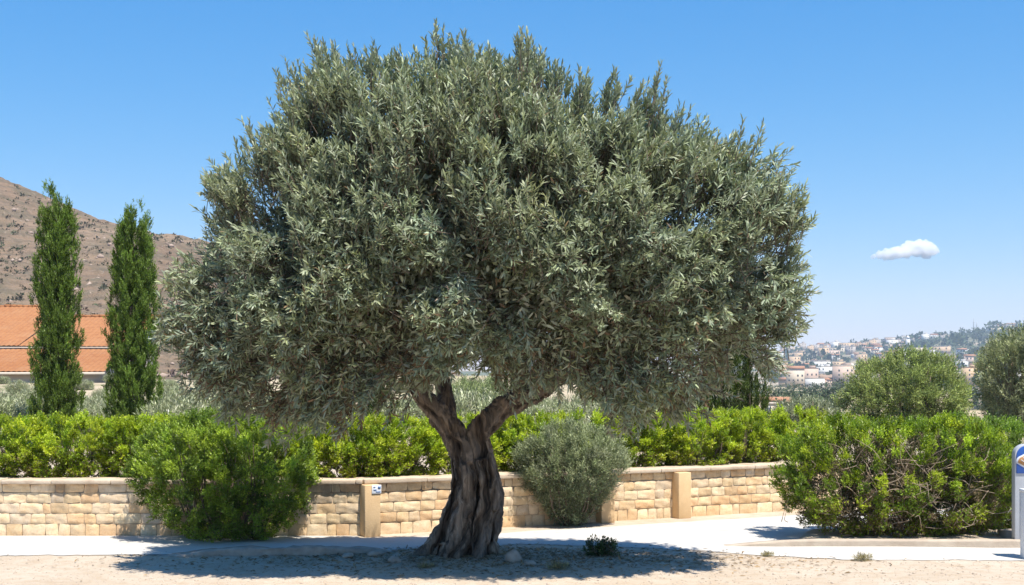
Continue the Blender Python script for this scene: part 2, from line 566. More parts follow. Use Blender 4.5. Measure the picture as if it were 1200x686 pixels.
mb.box(((hx0 + hx1) / 2 - horg[0], 77.29 - horg[1], 2.36), (hx1 - hx0, .10, .07))
mb.build('roof_edge', M['pale_wall'], hb)
g_ = np.random.default_rng(19)
mb = MB()
for k in range(26):
    w_ = (hxm - hx0) / 26
    mb.box((hx0 + (k + .5) * w_ - horg[0], 86.5 - horg[1], 6.33 - horg[2] + g_.normal(0, .02)), (w_ - .03, .34, .2), g_.normal(0, .03))
for k in range(13):
    w_ = (hx1 - .3 - hxm) / 13
    mb.box((hxm + (k + .5) * w_ - horg[0], 84.6 - horg[1], 5.57 - horg[2] + g_.normal(0, .02)), (w_ - .03, .34, .2), g_.normal(0, .03))
mb.build('ridge_tiles', M['red'], hb)

# rocky hill on the left
sk = [(-700, 60), (-400, 100), (-150, 160), (0, 207), (34, 222), (76, 241), (113, 256), (142, 262), (178, 271), (220, 277), (300, 300), (380, 345), (460, 410), (530, 470), (600, 520), (900, 520)]
skx = np.array([(p[0] - 600) / F * 330 for p in sk]); skz = np.array([CAM_H + (HOR - p[1]) / F * 330 for p in sk])
def hill_z(x, y):
    rz = np.interp(x, skx, skz)
    t = np.clip((y - 112) / (330 - 112), 0, 1)
    f = t ** 1.15
    back = 1 - sst(332, 620, y) * 0.6
    p = np.stack([x, y, np.zeros_like(x)], -1)
    b0 = np.minimum(1.2, rz); z = b0 + (rz - b0) * f * back
    z = z + sst(.03, .3, t) * (1 - .75 * sst(.75, 1, t)) * (2.6 * ico_noise(p, .045) + 1.3 * ico_noise(p, .12, 4) + .7 * ico_noise(p, .35, 9))
    z = z + .5 * ico_noise(p, .9, 2) * sst(.05, .2, t)
    ter = np.floor(z / 2.2) * 2.2 + 2.2 * sst(.55, 1.0, (z / 2.2) % 1)
    p2 = np.clip(.5 + .9 * ico_noise(p, .02, 7), 0, 1)
    return z * (1 - .4 * p2) + ter * .4 * p2
HX, HY = np.meshgrid(np.linspace(-320, 110, 300), np.concatenate([np.linspace(105, 345, 190), np.linspace(350, 620, 30)]))
tag(link('rocky_hill', grid_mesh('rocky_hill', HX, HY, hill_z(HX, HY)), M['hill']), kind='structure')

# hillside with the town on the right
tk = [(-200, 436), (400, 432), (700, 424), (800, 418), (880, 411), (930, 406), (1000, 399), (1080, 391), (1130, 384), (1170, 380), (1200, 376), (1300, 368), (1600, 360), (2200, 385)]
tkx = np.array([(p[0] - 600) / F * 2000 for p in tk]); tkz = np.array([CAM_H + (HOR - p[1] - 6) / F * 2000 for p in tk])
def town_z(x, y):
    rz = np.interp(x, tkx, tkz)
    t = np.clip((y - 780) / (2000 - 780), 0, 1)
    p = np.stack([x, y, np.zeros_like(x)], -1)
    z = -7.5 + (rz + 7.5) * (t ** 1.05) * (1 - .5 * sst(2000, 2700, y))
    return z + sst(0.02, .3, t) * (1 - .8 * sst(.8, 1, t)) * (4.5 * ico_noise(p, .008) + 2.5 * ico_noise(p, .025, 3))
TX, TY = np.meshgrid(np.linspace(-900, 1900, 180), np.linspace(770, 2700, 150))
tag(link('town_hillside', grid_mesh('town_hillside', TX, TY, town_z(TX, TY)), M['town']), kind='structure')


def land(x, y):
    x = np.asarray(x, float); y = np.asarray(y, float)
    z = terrain(x, y)
    z = np.where(y > 770, np.maximum(z, town_z(x, y)), z)
    return np.where((y > 105) & (x < 110) & (y < 620), np.maximum(z, hill_z(x, y)), z)


# ------------------------------------------------------------------ stone wall
def seg_pt(s):
    """point and heading of the wall's front at arc length s (s = 0 at the bend)"""
    if s < 0: return np.array([-1.58 + s, 13.67]), 0.0
    a = math.atan(W_K)
    return np.array([-1.58 + s * math.cos(a), 13.67 + s * math.sin(a)]), a

wall = empty('stone_wall', (-1.58, 13.67, 0))
tag(wall, 'low garden wall of cream limestone blocks under a pale coping', 'wall')
OFF = np.array([-1.58, 13.67, 0])
rg = np.random.default_rng(11)
VV, FF, LT, CC = [], [], [], []
off = 0
GN = 5
def stone_block(s0, s1, z0, z1, col):
    """one hewn block: rounded, uneven front face"""
    global off
    nu, nw = max(4, int((s1 - s0) / .03) + 2), 6
    du = rg.normal(0, .010, 4)
    bulge = rg.uniform(.004, .010)
    ph = rg.random(2) * 6
    P = []
    for j in range(nw):
        for i in range(nu):
            a, b = i / (nu - 1), j / (nw - 1)
            e = min(a * (s1 - s0), (1 - a) * (s1 - s0), b * (z1 - z0), (1 - b) * (z1 - z0))
            k = min(1, e / .009)
            ca = s0 + (s1 - s0) * a + (du[0] * (1 - a) + du[1] * a) * (b - .5) * .9
            cb = z0 + (z1 - z0) * b + (du[2] * (1 - b) + du[3] * b) * (a - .5) * .7
            # pull the four corners in
            cr = max(0, abs(a - .5) * 2 - .72) * max(0, abs(b - .5) * 2 - .5)
            ca -= math.copysign(cr * .03, a - .5); cb -= math.copysign(cr * .025, b - .5)
            dep = bulge * math.sqrt(k) + .005 * k * math.sin(ca * 40 + ph[0]) + .004 * k * math.sin(cb * 70 + ph[1] + ca * 22)
            q, h = seg_pt(ca)
            nx, ny = math.sin(h), -math.cos(h)
            P.append((q[0] + nx * (dep - .006), q[1] + ny * (dep - .006), cb))
    for j in range(nw - 1):
        for i in range(nu - 1):
            o = off + j * nu + i
            FF.extend([o, o + 1, o + nu + 1, o + nu]); LT.append(4)
    VV.extend(P); CC.extend([col] * len(P)); off += len(P)

PAL = np.array([(.70, .54, .34), (.74, .60, .41), (.67, .49, .30), (.72, .58, .42), (.62, .42, .24), (.68, .54, .38), (.75, .63, .44), (.60, .51, .41), (.66, .43, .25), (.74, .62, .45)])
PAL = PAL * .62 + np.array([.72, .555, .345]) * .38
hs = [0, .125, .235, .345, .455, .548]
S_MIN, S_MAX = -8.0, 8.2
pillars = [0.06, 3.985, 2.93]
pill_w = .175
for r in range(5):
    s = S_MIN + rg.random() * .2
    while s < S_MAX:
        w = rg.choice([.09, .14, .18, .22, .28], p=[.12, .22, .28, .24, .14]) * rg.uniform(.88, 1.12)
        e = s + w
        if s < 0 < e: e = 0.0
        if e - s > .05:
            jz = rg.normal(0, .0025, 2)
            c = PAL[rg.integers(len(PAL))] * rg.uniform(.88, 1.1)
            if rg.random() < .03 and w > .16:      # split course
                m = (hs[r] + hs[r + 1]) / 2
                stone_block(s + .0025, e - .0025, hs[r] + .003, m - .002, np.clip(c, 0, .8))
                stone_block(s + .0025, e - .0025, m + .002, hs[r + 1] - .003, np.clip(PAL[rg.integers(len(PAL))], 0, .8))
            else:
                stone_block(s + .0025, e - .0025, max(0.0, hs[r] + .003 + jz[0]) - (.03 if r == 0 else 0), hs[r + 1] - .0025 + jz[1], np.clip(c, 0, .8))
        s = e
me = np_mesh('masonry', np.array(VV) - OFF, FF, LT, col=np.array(CC), smooth=True)
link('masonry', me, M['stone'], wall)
mb = MB()
a2 = math.atan(W_K)
def wall_strip(mb, s0, s1, z0, z1, d0, d1):
    """a solid length of wall from depth d0 (front) to d1 (back)"""
    (p0, h), (p1, _) = seg_pt(s0 + 1e-6), seg_pt(s1 - 1e-6)
    n = np.array([-math.sin(h), math.cos(h)])
    q = [p0 + n * d0, p1 + n * d0, p1 + n * d1, p0 + n * d1]
    pts = [(*(a - OFF[:2]), z0) for a in q] + [(*(a - OFF[:2]), z1) for a in q]
    mb.poly(pts, [(3, 2, 1, 0), (4, 5, 6, 7), (0, 1, 5, 4), (1, 2, 6, 5), (2, 3, 7, 6), (3, 0, 4, 7)])
wall_strip(mb, S_MIN, 0, -.2, .548, .010, .30)
wall_strip(mb, 0.0, S_MAX, -.2, .548, .010, .30)
mb.build('wall_core', M['mortar'], wall)
mb = MB()
s = S_MIN
while s < S_MAX:
    e = s + rg.uniform(.45, .75)
    if s < 0 < e: e = 0
    wall_strip(mb, s + .002, e - .002, .548 + rg.normal(0, .0012), .594 + rg.normal(0, .003), -.045 + rg.normal(0, .003), .33)
    s = e
mb.build('coping', M['coping'], wall, bevel=.008)
for sp in pillars:
    q, h = seg_pt(sp)
    mb = MB()
    c = q + np.array([math.sin(h), -math.cos(h)]) * .055
    mb.box((c[0] - OFF[0], c[1] - OFF[1], .272), (pill_w, .17, .548), h)
    mb.build('pillar', M['pillar'], wall, bevel=.008)

# small tile fixed on the first pillar
q, h = seg_pt(.10)
fr = q + np.array([math.sin(h), -math.cos(h)]) * .144
pl = empty('wall_tile', (fr[0], fr[1], .50), h)
tag(pl, 'small white ceramic tile with faint blue marks on the wall pillar', 'tile')
M['tile'] = plain('tile_glaze', (.80, .82, .84), (.74, .77, .80), 20, .25, .5)
M['tile_blue'] = plain('tile_blue', (.12, .22, .45), None, 20, .3, .5)
mb = MB(); mb.box((0, 0, 0), (.105, .012, .092)); mb.build('tile_body', M['tile'], pl, bevel=.003)
mb = MB()
mb.box((.028, -.008, .018), (.030, .004, .026)); mb.box((-.020, -.008, -.006), (.034, .004, .010))
mb.box((-.026, -.008, .024), (.022, .004, .008)); mb.box((.016, -.008, -.026), (.050, .004, .008))
mb.build('tile_mark', M['tile_blue'], pl)

# ------------------------------------------------------------------ kerbs
def kerb_mesh(name, line, height, depth, rough, seed, fadelen=0):
    """a long kerb of cast or rough stones following a line of (x, y)"""
    P = np.array(line, float)
    d = np.concatenate([[0], np.cumsum(np.linalg.norm(np.diff(P, axis=0), axis=1))])
    n = max(8, int(d[-1] / .035))
    s = np.linspace(0, d[-1], n)
    x = np.interp(s, d, P[:, 0]); y = np.interp(s, d, P[:, 1])
    tx, ty = np.gradient(x), np.gradient(y)
    l = np.hypot(tx, ty); nx, ny = -ty / l, tx / l
    prof = [(0, -.03), (.0, .35), (.012, .75), (.03, .96), (.5, 1.0), (.97, .97), (1.0, .5), (1.0, -.03)]
    XX, YY, ZZ = [], [], []
    for k, (a, b) in enumerate(prof):
        w = np.array([ragged(q * 2.2, seed + k * .35, rough) for q in s])
        hh = np.array([ragged(q * 1.6, seed + 9 + k * .2, rough * .8) for q in s]) if b > .3 else 0
        fade = sst(0, fadelen, s) * (sst(0, fadelen * .6, d[-1] - s) if name != 'kerb' else 1) if fadelen else 1.0
        XX.append(x + nx * (a * depth + w)); YY.append(y + ny * (a * depth + w)); ZZ.append((b * height + hh + .05) * fade - .05 + 0 * s)
    return grid_mesh(name, np.array(XX), np.array(YY), np.array(ZZ))

isl = []
for X, Y in [(6.5, 12.62), (4.55, 12.64), (3.4, 12.66), (2.6, 12.70), (1.9, 12.78), (1.2, 12.86)]:
    isl.append((X, Y))
isl = isl[::-1]
# island bed of soil inside the kerb
bx2 = np.array([p[0] for p in isl]); by2 = np.array([p[1] for p in isl])
IX = np.linspace(2.75, 6.6, 50)
lo = np.interp(IX, bx2[1:], by2[1:]) + .10
hi_ = 12.95 + 1.1 * sst(2.75, 3.3, IX)
tv = np.linspace(0, 1, 16)[:, None]
IY = lo[None] * (1 - tv) + hi_[None] * tv
IXX = np.repeat(IX[None], 16, 0)
IZ = (.060 * np.minimum(1, (1 - tv) * 6)) * sst(2.7, 3.2, IXX) + .012 * ico_noise(np.stack([IXX, IY, IXX * 0], -1), 4)
tag(link('planting_bed', grid_mesh('planting_bed', IXX, IY, np.maximum(IZ, -.01)), M['soil']), kind='structure')
tag(link('kerb', kerb_mesh('kerb', isl, .085, .12, .006, 3, 1.9), M['kerb']), kind='structure')
tree_kerb = [(-3.9, 12.16), (-3.2, 12.13), (-2.5, 12.10), (-1.9, 12.06), (-1.35, 12.06), (-.95, 12.12), (-.6, 12.3)]
tag(link('tree_bed_kerb', kerb_mesh('tree_bed_kerb', tree_kerb, .085, .16, .03, 21, 1.5), M['rock']), kind='structure')
kb = empty('kerb_block', (*gx(1187, 637.5), 0))
tag(kb, 'grey concrete kerb block at the foot of the blue topped post', 'kerb block')
mb = MB(); mb.box((.03, .10, .055), (.21, .2, .15), .05); mb.build('block', M['kerb_dark'], kb, bevel=.012)

# ------------------------------------------------------------------ the olive tree
TY0 = 12.0
olive = empty('olive_tree', (-.3, TY0, 0))
tag(olive, 'large old olive tree with twisted forked trunk and wide grey green crown', 'tree')
OO = np.array([-.3, TY0, 0])


def strand(rows):
    return catmull([[*px(a, b, TY0 + dy)[:1], TY0 + dy, px(a, b, TY0)[2], r] for a, b, dy, r in rows], 5)

strands = [
    [(540, 662, -.12, .105), (537, 622, -.14, .095), (546, 578, -.12, .085), (544, 540, -.06, .088), (531, 506, -.01, .105), (511, 480, .0, .095), (492, 458, .02, .085), (474, 425, .06, .075), (450, 390, .1, .055), (425, 350, .1, .04)],
    [(562, 662, -.06, .10), (564, 620, -.10, .085), (575, 582, -.06, .080), (568, 548, .0, .082), (560, 516, .02, .095), (574, 490, .0, .10), (603, 472, -.03, .09), (632, 458, -.05, .085), (668, 430, -.1, .075), (710, 385, -.2, .055), (740, 345, -.25, .04)],
    [(506, 662, .06, .08), (522, 624, .02, .08), (536, 580, .05, .075), (538, 538, .08, .08), (528, 508, .08, .09), (512, 487, .07, .085)],
    [(474, 664, -.06, .028), (492, 653, -.02, .055), (513, 632, .0, .07), (529, 597, .03, .06)],
    [(575, 663, .06, .055), (574, 636, .08, .058), (580, 602, .05, .072), (581, 576, .07, .068), (572, 542, .1, .065), (562, 512, .08, .085)],
    [(548, 660, .20, .11), (552, 600, .17, .095), (553, 545, .13, .085), (548, 508, .09, .095)],
    [(446, 669, -.12, .018), (470, 662, -.08, .04), (497, 646, -.03, .058)],
    [(604, 667, -.03, .022), (590, 658, .0, .042), (574, 636, .02, .05)],
    [(516, 669, -.28, .028), (527, 653, -.22, .055), (535, 624, -.20, .06), (545, 588, -.16, .05)],
    [(562, 670, -.27, .028), (562, 650, -.2, .055), (562, 620, -.17, .055), (568, 578, -.14, .045), (564, 538, -.09, .05)],
    [(495, 668, -.16, .025), (507, 656, -.13, .05), (521, 637, -.10, .055)],
    [(592, 666, .16, .03), (580, 652, .14, .05), (570, 622, .12, .06)],
    [(566, 503, .05, .09), (590, 480, .10, .08), (625, 440, .25, .065), (655, 395, .4, .05)],
    [(527, 494, .08, .085), (521, 465, .18, .07), (520, 420, .32, .055), (540, 370, .4, .04)],
]
v_, f_, l_ = tubes_arrays([strand(s) for s in strands], 14)
me0 = np_mesh('trunk_raw', v_ - OO, f_, l_)
tmp = bpy.data.objects.new('trunk_raw', me0); COL.objects.link(tmp)
rm = tmp.modifiers.new('r', 'REMESH'); rm.mode = 'VOXEL'; rm.voxel_size = .010
sm = tmp.modifiers.new('s', 'SMOOTH'); sm.iterations = 3; sm.factor = .5
dg = bpy.context.evaluated_depsgraph_get()
me1 = bpy.data.meshes.new_from_object(tmp.evaluated_get(dg))
bpy.data.objects.remove(tmp, do_unlink=True)
n = len(me1.vertices)
co = np.empty(n * 3, np.float32); me1.vertices.foreach_get('co', co); co = co.reshape(-1, 3)
no = np.empty(n * 3, np.float32); me1.vertices.foreach_get('normal', no); no = no.reshape(-1, 3)
dsp = np.empty(n, np.float32)
for i in range(n):
    p = co[i]
    tw = p[2] * 1.3
    q = Vector((p[0] * 10 + tw, p[1] * 10 - tw, p[2] * 2.4))
    a = mnoise.noise(q)
    b = 1 - abs(mnoise.noise(Vector((p[0] * 26 + tw * 2, p[1] * 26 - tw * 2, p[2] * 5))))
    c = mnoise.noise(Vector((p[0] * 5, p[1] * 5, p[2] * 5)))
    d = mnoise.noise(Vector((p[0] * 60, p[1] * 60, p[2] * 16)))
    dsp[i] = .026 * a + .046 * (b - .7) + .014 * c + .007 * d
grooves = [([(562, 490), (566, 530), (571, 565), (568, 600), (556, 630), (545, 662)], .034, .17),
           ([(536, 520), (535, 560), (528, 600), (515, 640), (505, 664)], .030, .14),
           ([(553, 545), (556, 590), (548, 615), (528, 655)], .020, .07),
           ([(578, 600), (572, 640), (574, 664)], .020, .09),
           ([(560, 640), (556, 664)], .018, .05), ([(480, 455), (505, 480), (530, 510), (545, 540)], .018, .06), ([(640, 462), (600, 478), (575, 505)], .020, .07)]
fr_ = np.clip(-no[:, 1] * 1.6, 0, 1)
for pl_, w_, dep_ in grooves:
    q = np.array([(px(a, b, TY0)[0] - OO[0], px(a, b, TY0)[2]) for a, b in pl_])
    q = np.array([c_[0][[0, 2]] for c_ in catmull([[p_[0], 0, p_[1], .1] for p_ in q], 6)])
    xz = co[:, [0, 2]] + np.stack([.012 * np.sin(co[:, 2] * 23), 0 * co[:, 2]], -1)
    best = np.full(n, 9.0)
    for k in range(len(q) - 1):
        ab = q[k + 1] - q[k]; tt_ = np.clip(((xz - q[k]) @ ab) / (ab @ ab), 0, 1)
        best = np.minimum(best, np.linalg.norm(xz - q[k] - tt_[:, None] * ab, axis=1))
    co[:, 1] += dep_ * np.exp(-(best / w_) ** 2) * fr_
    co[:, 1] -= dep_ * .22 * np.exp(-((best - w_ * 2.3) / w_) ** 2) * fr_
co = co + no * dsp[:, None]
me1.vertices.foreach_set('co', co.ravel().astype(np.float32))
me1.polygons.foreach_set('use_smooth', np.ones(len(me1.polygons), bool))
me1.update()
me1.materials.clear()
link('trunk', me1, M['bark'], olive)

# crown outline of the real tree, read off as radius by angle about its middle (metres)
CY = 11.08                                            # the crown leans forward of the trunk
CX, CZ = (585 - 600) / F * CY, CAM_H - (285 - HOR) / F * CY
outl = [(960, 262), (955, 320), (948, 372), (930, 415), (905, 445), (880, 446), (850, 452), (828, 478), (790, 502), (750, 508), (700, 490), (650, 464), (600, 432), (545, 422), (505, 446), (460, 462), (420, 490), (350, 492), (300, 490), (265, 492), (225, 475), (203, 440), (200, 395), (206, 335), (216, 285), (225, 245), (255, 205), (285, 165), (312, 128), (335, 88), (365, 62), (410, 68), (450, 52), (490, 52), (520, 44), (560, 48), (610, 50), (650, 62), (690, 70), (715, 100), (750, 122), (785, 122), (815, 165), (845, 185), (880, 195), (905, 225), (935, 245)]
oa, orr = [], []
for a, b in outl:
    x = (a - 600) / F * CY - CX; z = CAM_H - (b - HOR) / F * CY - CZ
    oa.append(math.atan2(z, x)); orr.append(math.hypot(x, z))
oo = np.argsort(oa); oa = np.array(oa)[oo]; orr = np.array(orr)[oo]
def crown_R(th):
    return np.interp(th, np.concatenate([oa - 2 * math.pi, oa, oa + 2 * math.pi]), np.tile(orr, 3)) + .045 - .26 * np.sin(np.clip(th, 0, math.pi)) ** 1.5 + .08 * np.exp(-((th - .2) / .3) ** 2)
CD = 1.2                                            # half depth of the crown
rg = np.random.default_rng(5)


def crown_pts(n, lo, hi):
    """points between two shells of the crown, with outward normals"""
    th = rg.uniform(-math.pi, math.pi, n * 6); Rr = crown_R(th)
    keep = rg.random(n * 6) < (Rr / 3.1) ** 2
    th, Rr = th[keep][:n], Rr[keep][:n]
    n = len(th)
    q = np.sqrt(rg.random(n)) * .985
    sgn = np.where(rg.random(n) < .56, -1, 1)
    yy = sgn * np.sqrt(1 - q ** 2)
    k = rg.uniform(lo, hi, n)
    x = q * Rr * np.cos(th) * k; z = q * Rr * np.sin(th) * k
    # the lower crown is less deep than the middle
    dep = CD * (1 - .30 * sst(-.4, -1.5, z))
    y = yy * dep * k
    nn = nrm(np.stack([x / Rr ** 2, y / dep ** 2, z / Rr ** 2], -1))
    return np.stack([x + CX, y + CY, z + CZ], -1), nn, q * k

P1, N1, q1 = crown_pts(860, .90, 1.0)
P2, N2, q2 = crown_pts(430, .55, .88)
CP = np.concatenate([P1, P2]); CN = np.concatenate([N1, N2]); CQ = np.concatenate([q1, q2])
lumps = ico_noise(CP, 2.3, 1.0)
CP = CP - CN * (.15 * (1 - lumps))[:, None] * (rg.random(len(CP)) * .9 + .1)[:, None]
# hollows where one looks into the dark inside of the crown
hol = [(510, 235, .16), (365, 330, .15), (705, 330, .15), (455, 405, .16), (640, 395, .15), (590, 225, .12), (770, 255, .14), (300, 265, .12), (845, 350, .14), (430, 235, .12), (560, 325, .12), (800, 420, .15), (330, 430, .07), (690, 210, .11), (400, 180, .12), (640, 130, .11), (520, 150, .10), (330, 250, .12), (275, 320, .09), (600, 345, .13), (745, 390, .14), (885, 300, .12), (480, 330, .13), (545, 285, .11), (820, 260, .11), (390, 400, .09), (690, 435, .13), (860, 420, .12)]
keep = np.ones(len(CP), bool)
for a, b, r in hol:
    h = px(a, b, CY)
    d = np.hypot(CP[:, 0] - h[0], (CP[:, 2] - h[2]) * .8)
    keep &= ~((d < r * 1.5) & (CP[:, 1] < CY + .5) & (rg.random(len(CP)) < .93))
CP, CN, CQ = CP[keep], CN[keep], CQ[keep]
nc = len(CP)
SPC = 23
zrel = (CP[:, 2] - CZ) / 1.9
cl_tint = rg.normal(1.0, .13, nc); cl_hue = rg.normal(0, 1, nc)
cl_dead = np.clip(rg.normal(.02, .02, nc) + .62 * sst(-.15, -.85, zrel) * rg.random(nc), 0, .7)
idx = np.repeat(np.arange(nc), SPC)
ns = len(idx)
rad = rg.uniform(.12, .30, nc)
B = CP[idx] + nrm(rg.normal(size=(ns, 3))) * (rg.random(ns) ** .5 * rad[idx])[:, None]
zr = zrel[idx]
upv = np.where(zr > 0, .75 + .75 * np.clip(zr, 0, 1), .30 - .95 * sst(.1, .9, -zr))
D = CN[idx] * .75 + rg.normal(0, .42, (ns, 3)) + np.stack([np.zeros(ns), np.zeros(ns), upv], -1)
SL = rg.uniform(.13, .27, ns) * (1 + .15 * (zr > .5))
B = B - nrm(D) * (SL * .55)[:, None]
# long sprouts standing up out of the outline
ng = 120                                              # in tufts
tg = rg.uniform(.08, math.pi - .08, ng)
nt = ng * 6
th = np.repeat(tg, 6) + rg.normal(0, .022, nt); Rr = crown_R(th)
qq = np.repeat(rg.uniform(.82, .975, ng), 6) + rg.normal(0, .012, nt)
ty = np.repeat(rg.normal(0, .30, ng), 6) + rg.normal(0, .05, nt)
Bt = np.stack([CX + Rr * qq * np.cos(th), CY + ty, CZ + Rr * qq * np.sin(th)], -1)
Dt = np.stack([np.cos(th) * .40, rg.normal(0, .12, nt), np.sin(th) * .5 + .85], -1) + rg.normal(0, .17, (nt, 3))
SLt = rg.uniform(.11, .27, nt)
K = 18
def olive_cols(n, tint, hue, dead):
    base = np.array([.222, .260, .148])
    c = base[None] * (tint * rg.lognormal(0, .22, n))[:, None]
    c = c * (1 + hue[:, None] * np.array([.05, .015, -.06]))
    pale = rg.random(n) < .24
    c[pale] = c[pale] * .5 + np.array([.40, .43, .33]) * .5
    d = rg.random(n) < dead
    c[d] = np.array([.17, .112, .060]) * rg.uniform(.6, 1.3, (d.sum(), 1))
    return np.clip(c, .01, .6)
p1, d1, n1, L1, W1 = shoot_leaves(B, D, SL, K, (.048, .088), (.0105, .0172), rg, .35, 1.05, .45)
li = np.repeat(idx, K)
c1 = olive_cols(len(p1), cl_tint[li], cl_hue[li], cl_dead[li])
p2, d2, n2, L2, W2 = shoot_leaves(Bt, Dt, SLt, 20, (.045, .078), (.011, .017), rg, .28, .75, .3)
c2 = olive_cols(len(p2), np.full(len(p2), .92), np.zeros(len(p2)), np.zeros(len(p2)))
# loose leaves that fill the inside so that the crown is closed
nf = 44000
Pf, Nf, _ = crown_pts(nf, .15, .84)
nf = len(Pf)
fd = rg.normal(size=(nf, 3)); fn = rg.normal(size=(nf, 3)) + np.array([0, 0, .6])
Lf = rg.uniform(.06, .10, nf); Wf = rg.uniform(.016, .026, nf)
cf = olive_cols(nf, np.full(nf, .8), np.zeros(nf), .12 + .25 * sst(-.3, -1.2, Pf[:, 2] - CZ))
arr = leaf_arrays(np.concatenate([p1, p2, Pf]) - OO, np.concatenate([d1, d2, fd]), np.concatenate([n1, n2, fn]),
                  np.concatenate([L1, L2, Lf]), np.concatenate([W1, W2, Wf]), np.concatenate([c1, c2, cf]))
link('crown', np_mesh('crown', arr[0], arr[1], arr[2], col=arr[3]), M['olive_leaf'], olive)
# twigs: one thin stem per shoot
AB = np.concatenate([B, Bt]); AD = nrm(np.concatenate([D, Dt])); AS = np.concatenate([SL, SLt])
ref = nrm(rg.normal(size=AD.shape)); U = nrm(np.cross(AD, ref)); V2 = np.cross(AD, U)
rings = []
for e, r in ((-.35, .0042), (.95, .0016)):
    c = AB + AD * (AS * e)[:, None]
    for a in (0, 2.09, 4.19): rings.append(c + U * (r * math.cos(a)) + V2 * (r * math.sin(a)))
tv_ = np.stack(rings, 1).reshape(-1, 3)
b6 = (np.arange(len(AB)) * 6)[:, None]
tf = (b6 + np.array([[0, 1, 4, 3, 1, 2, 5, 4, 2, 0, 3, 5]])).ravel()
link('twigs', np_mesh('twigs', tv_ - OO, tf, np.full(len(AB) * 3, 4)), M['twig'], olive)
# inner limbs from the fork's ends out into the crown
starts = [(px(470, 425, TY0), .06), (px(420, 350, TY0 + .1), .04), (px(668, 430, TY0 - .1), .06), (px(740, 345, TY0 - .25), .04), (px(655, 395, TY0 + .4), .045), (px(540, 370, TY0 + .4), .045), (px(632, 458, TY0), .05), (px(490, 456, TY0), .05)]
paths = []
for k in range(90):
    tgt = CP[rg.choice(np.flatnonzero(CP[:, 2] > 2.15))]
    ds = [np.linalg.norm(s[0] - tgt) for s in starts]
    s0, r0 = starts[int(np.argsort(ds)[min(rg.integers(2), len(ds) - 1)])]
    mid = (s0 + tgt) / 2 + rg.normal(0, .16, 3) + np.array([0, 0, -.1])
    paths.append(catmull([[*s0, r0 * .75], [*mid, r0 * .4], [*(tgt - (tgt - mid) * .12), .006]], 5))
v_, f_, l_ = tubes_arrays(paths, 6)
link('limbs', np_mesh('limbs', v_ - OO, f_, l_, smooth=True), M['bark'], olive)


# ------------------------------------------------------------------ shrubs
def shrub_meshes(name, rx, ry, z0, z1, ncl, spc, K, Lr, Wr, cols, sl, seed, power=2.4, cl_r=.1, up=.5, gap=.12, fill=.25, lump=.10, six=False, colvar=.25, low=None, dens_bottom=1.0, taper=0.0, bald=None):
    """foliage of a shrub: clumps of leafy shoots over a rounded block; cols = list of (weight, colour)"""
    g_ = np.random.default_rng(seed)
    m_ = (sl[0] + sl[1]) * .30; rx -= m_; ry -= m_; z1 -= m_ * 1.35
    hz = (z1 - z0) / 2; cz = (z0 + z1) / 2
    n = ncl
    dirs = nrm(g_.normal(size=(n, 3)))
    if dens_bottom < 1:
        dirs = dirs[(dirs[:, 2] > -.25) | (g_.random(n) < dens_bottom)]; n = len(dirs)
    pw = (np.abs(dirs) ** power).sum(1) ** (-1 / power)
    shell = np.where(g_.random(n) < 1 - fill, g_.uniform(.88, 1.0, n), g_.uniform(.35, .88, n))
    u = dirs * pw[:, None]
    lum = ico_noise(u * np.array([rx, ry, hz]), 3.2 / max(.25, min(rx, hz)), seed * 1.7)
    k = shell * (1 + lump * lum)
    P = u * k[:, None] * np.array([rx, ry, hz])
    if taper:                                     # narrower foot
        f = 1 - taper * sst(.35, -1.0, P[:, 2] / hz); P[:, 0] *= f; P[:, 1] *= f
    P[:, 2] += cz
    Nn = nrm(u / np.array([rx, ry, hz]))
    keep = ((ico_noise(P, 9 / max(rx, .3), seed + 5) > -1 + 2 * gap * .9) | (P[:, 2] < cz - hz * .35)) & (P[:, 2] > z0 - .02)
    if bald is not None:
        keep &= ~bald(P, g_)
    P, Nn = P[keep], Nn[keep]; n = len(P)
    idx = np.repeat(np.arange(n), spc); s = len(idx)
    B = P[idx] + nrm(g_.normal(size=(s, 3))) * (cl_r * g_.random(s) ** .6)[:, None]
    D = Nn[idx] * .8 + g_.normal(0, .4, (s, 3)) + np.array([0, 0, up])
    SLn = g_.uniform(sl[0], sl[1], s)
    B = B - nrm(D) * (SLn * .5)[:, None]
    p, d, nn, L, W = shoot_leaves(B, D, SLn, K, Lr, Wr, g_, .4, 1.0, .6)
    w = np.array([c[0] for c in cols]); w = w / w.sum()
    cc = np.array([c[1] for c in cols])
    pick = g_.choice(len(cols), n, p=w)
    base = cc[pick] * np.clip(g_.normal(1, .24, n), .45, 1.7)[:, None]
    c = base[np.repeat(idx, K)] * g_.lognormal(0, colvar, len(p))[:, None]
    if low is not None:                           # dry brown leaves near the foot
        dd = g_.random(len(p)) < low * sst(.35, -.9, (p[:, 2] - cz) / hz)
        c[dd] = np.array([.20, .14, .085]) * g_.uniform(.6, 1.2, (dd.sum(), 1))
    ok = p[:, 2] > .0
    a = leaf_arrays(p[ok], d[ok], nn[ok], L[ok], W[ok], np.clip(c[ok], .008, .7), six)
    return np_mesh(name, a[0], a[1], a[2], col=a[3])


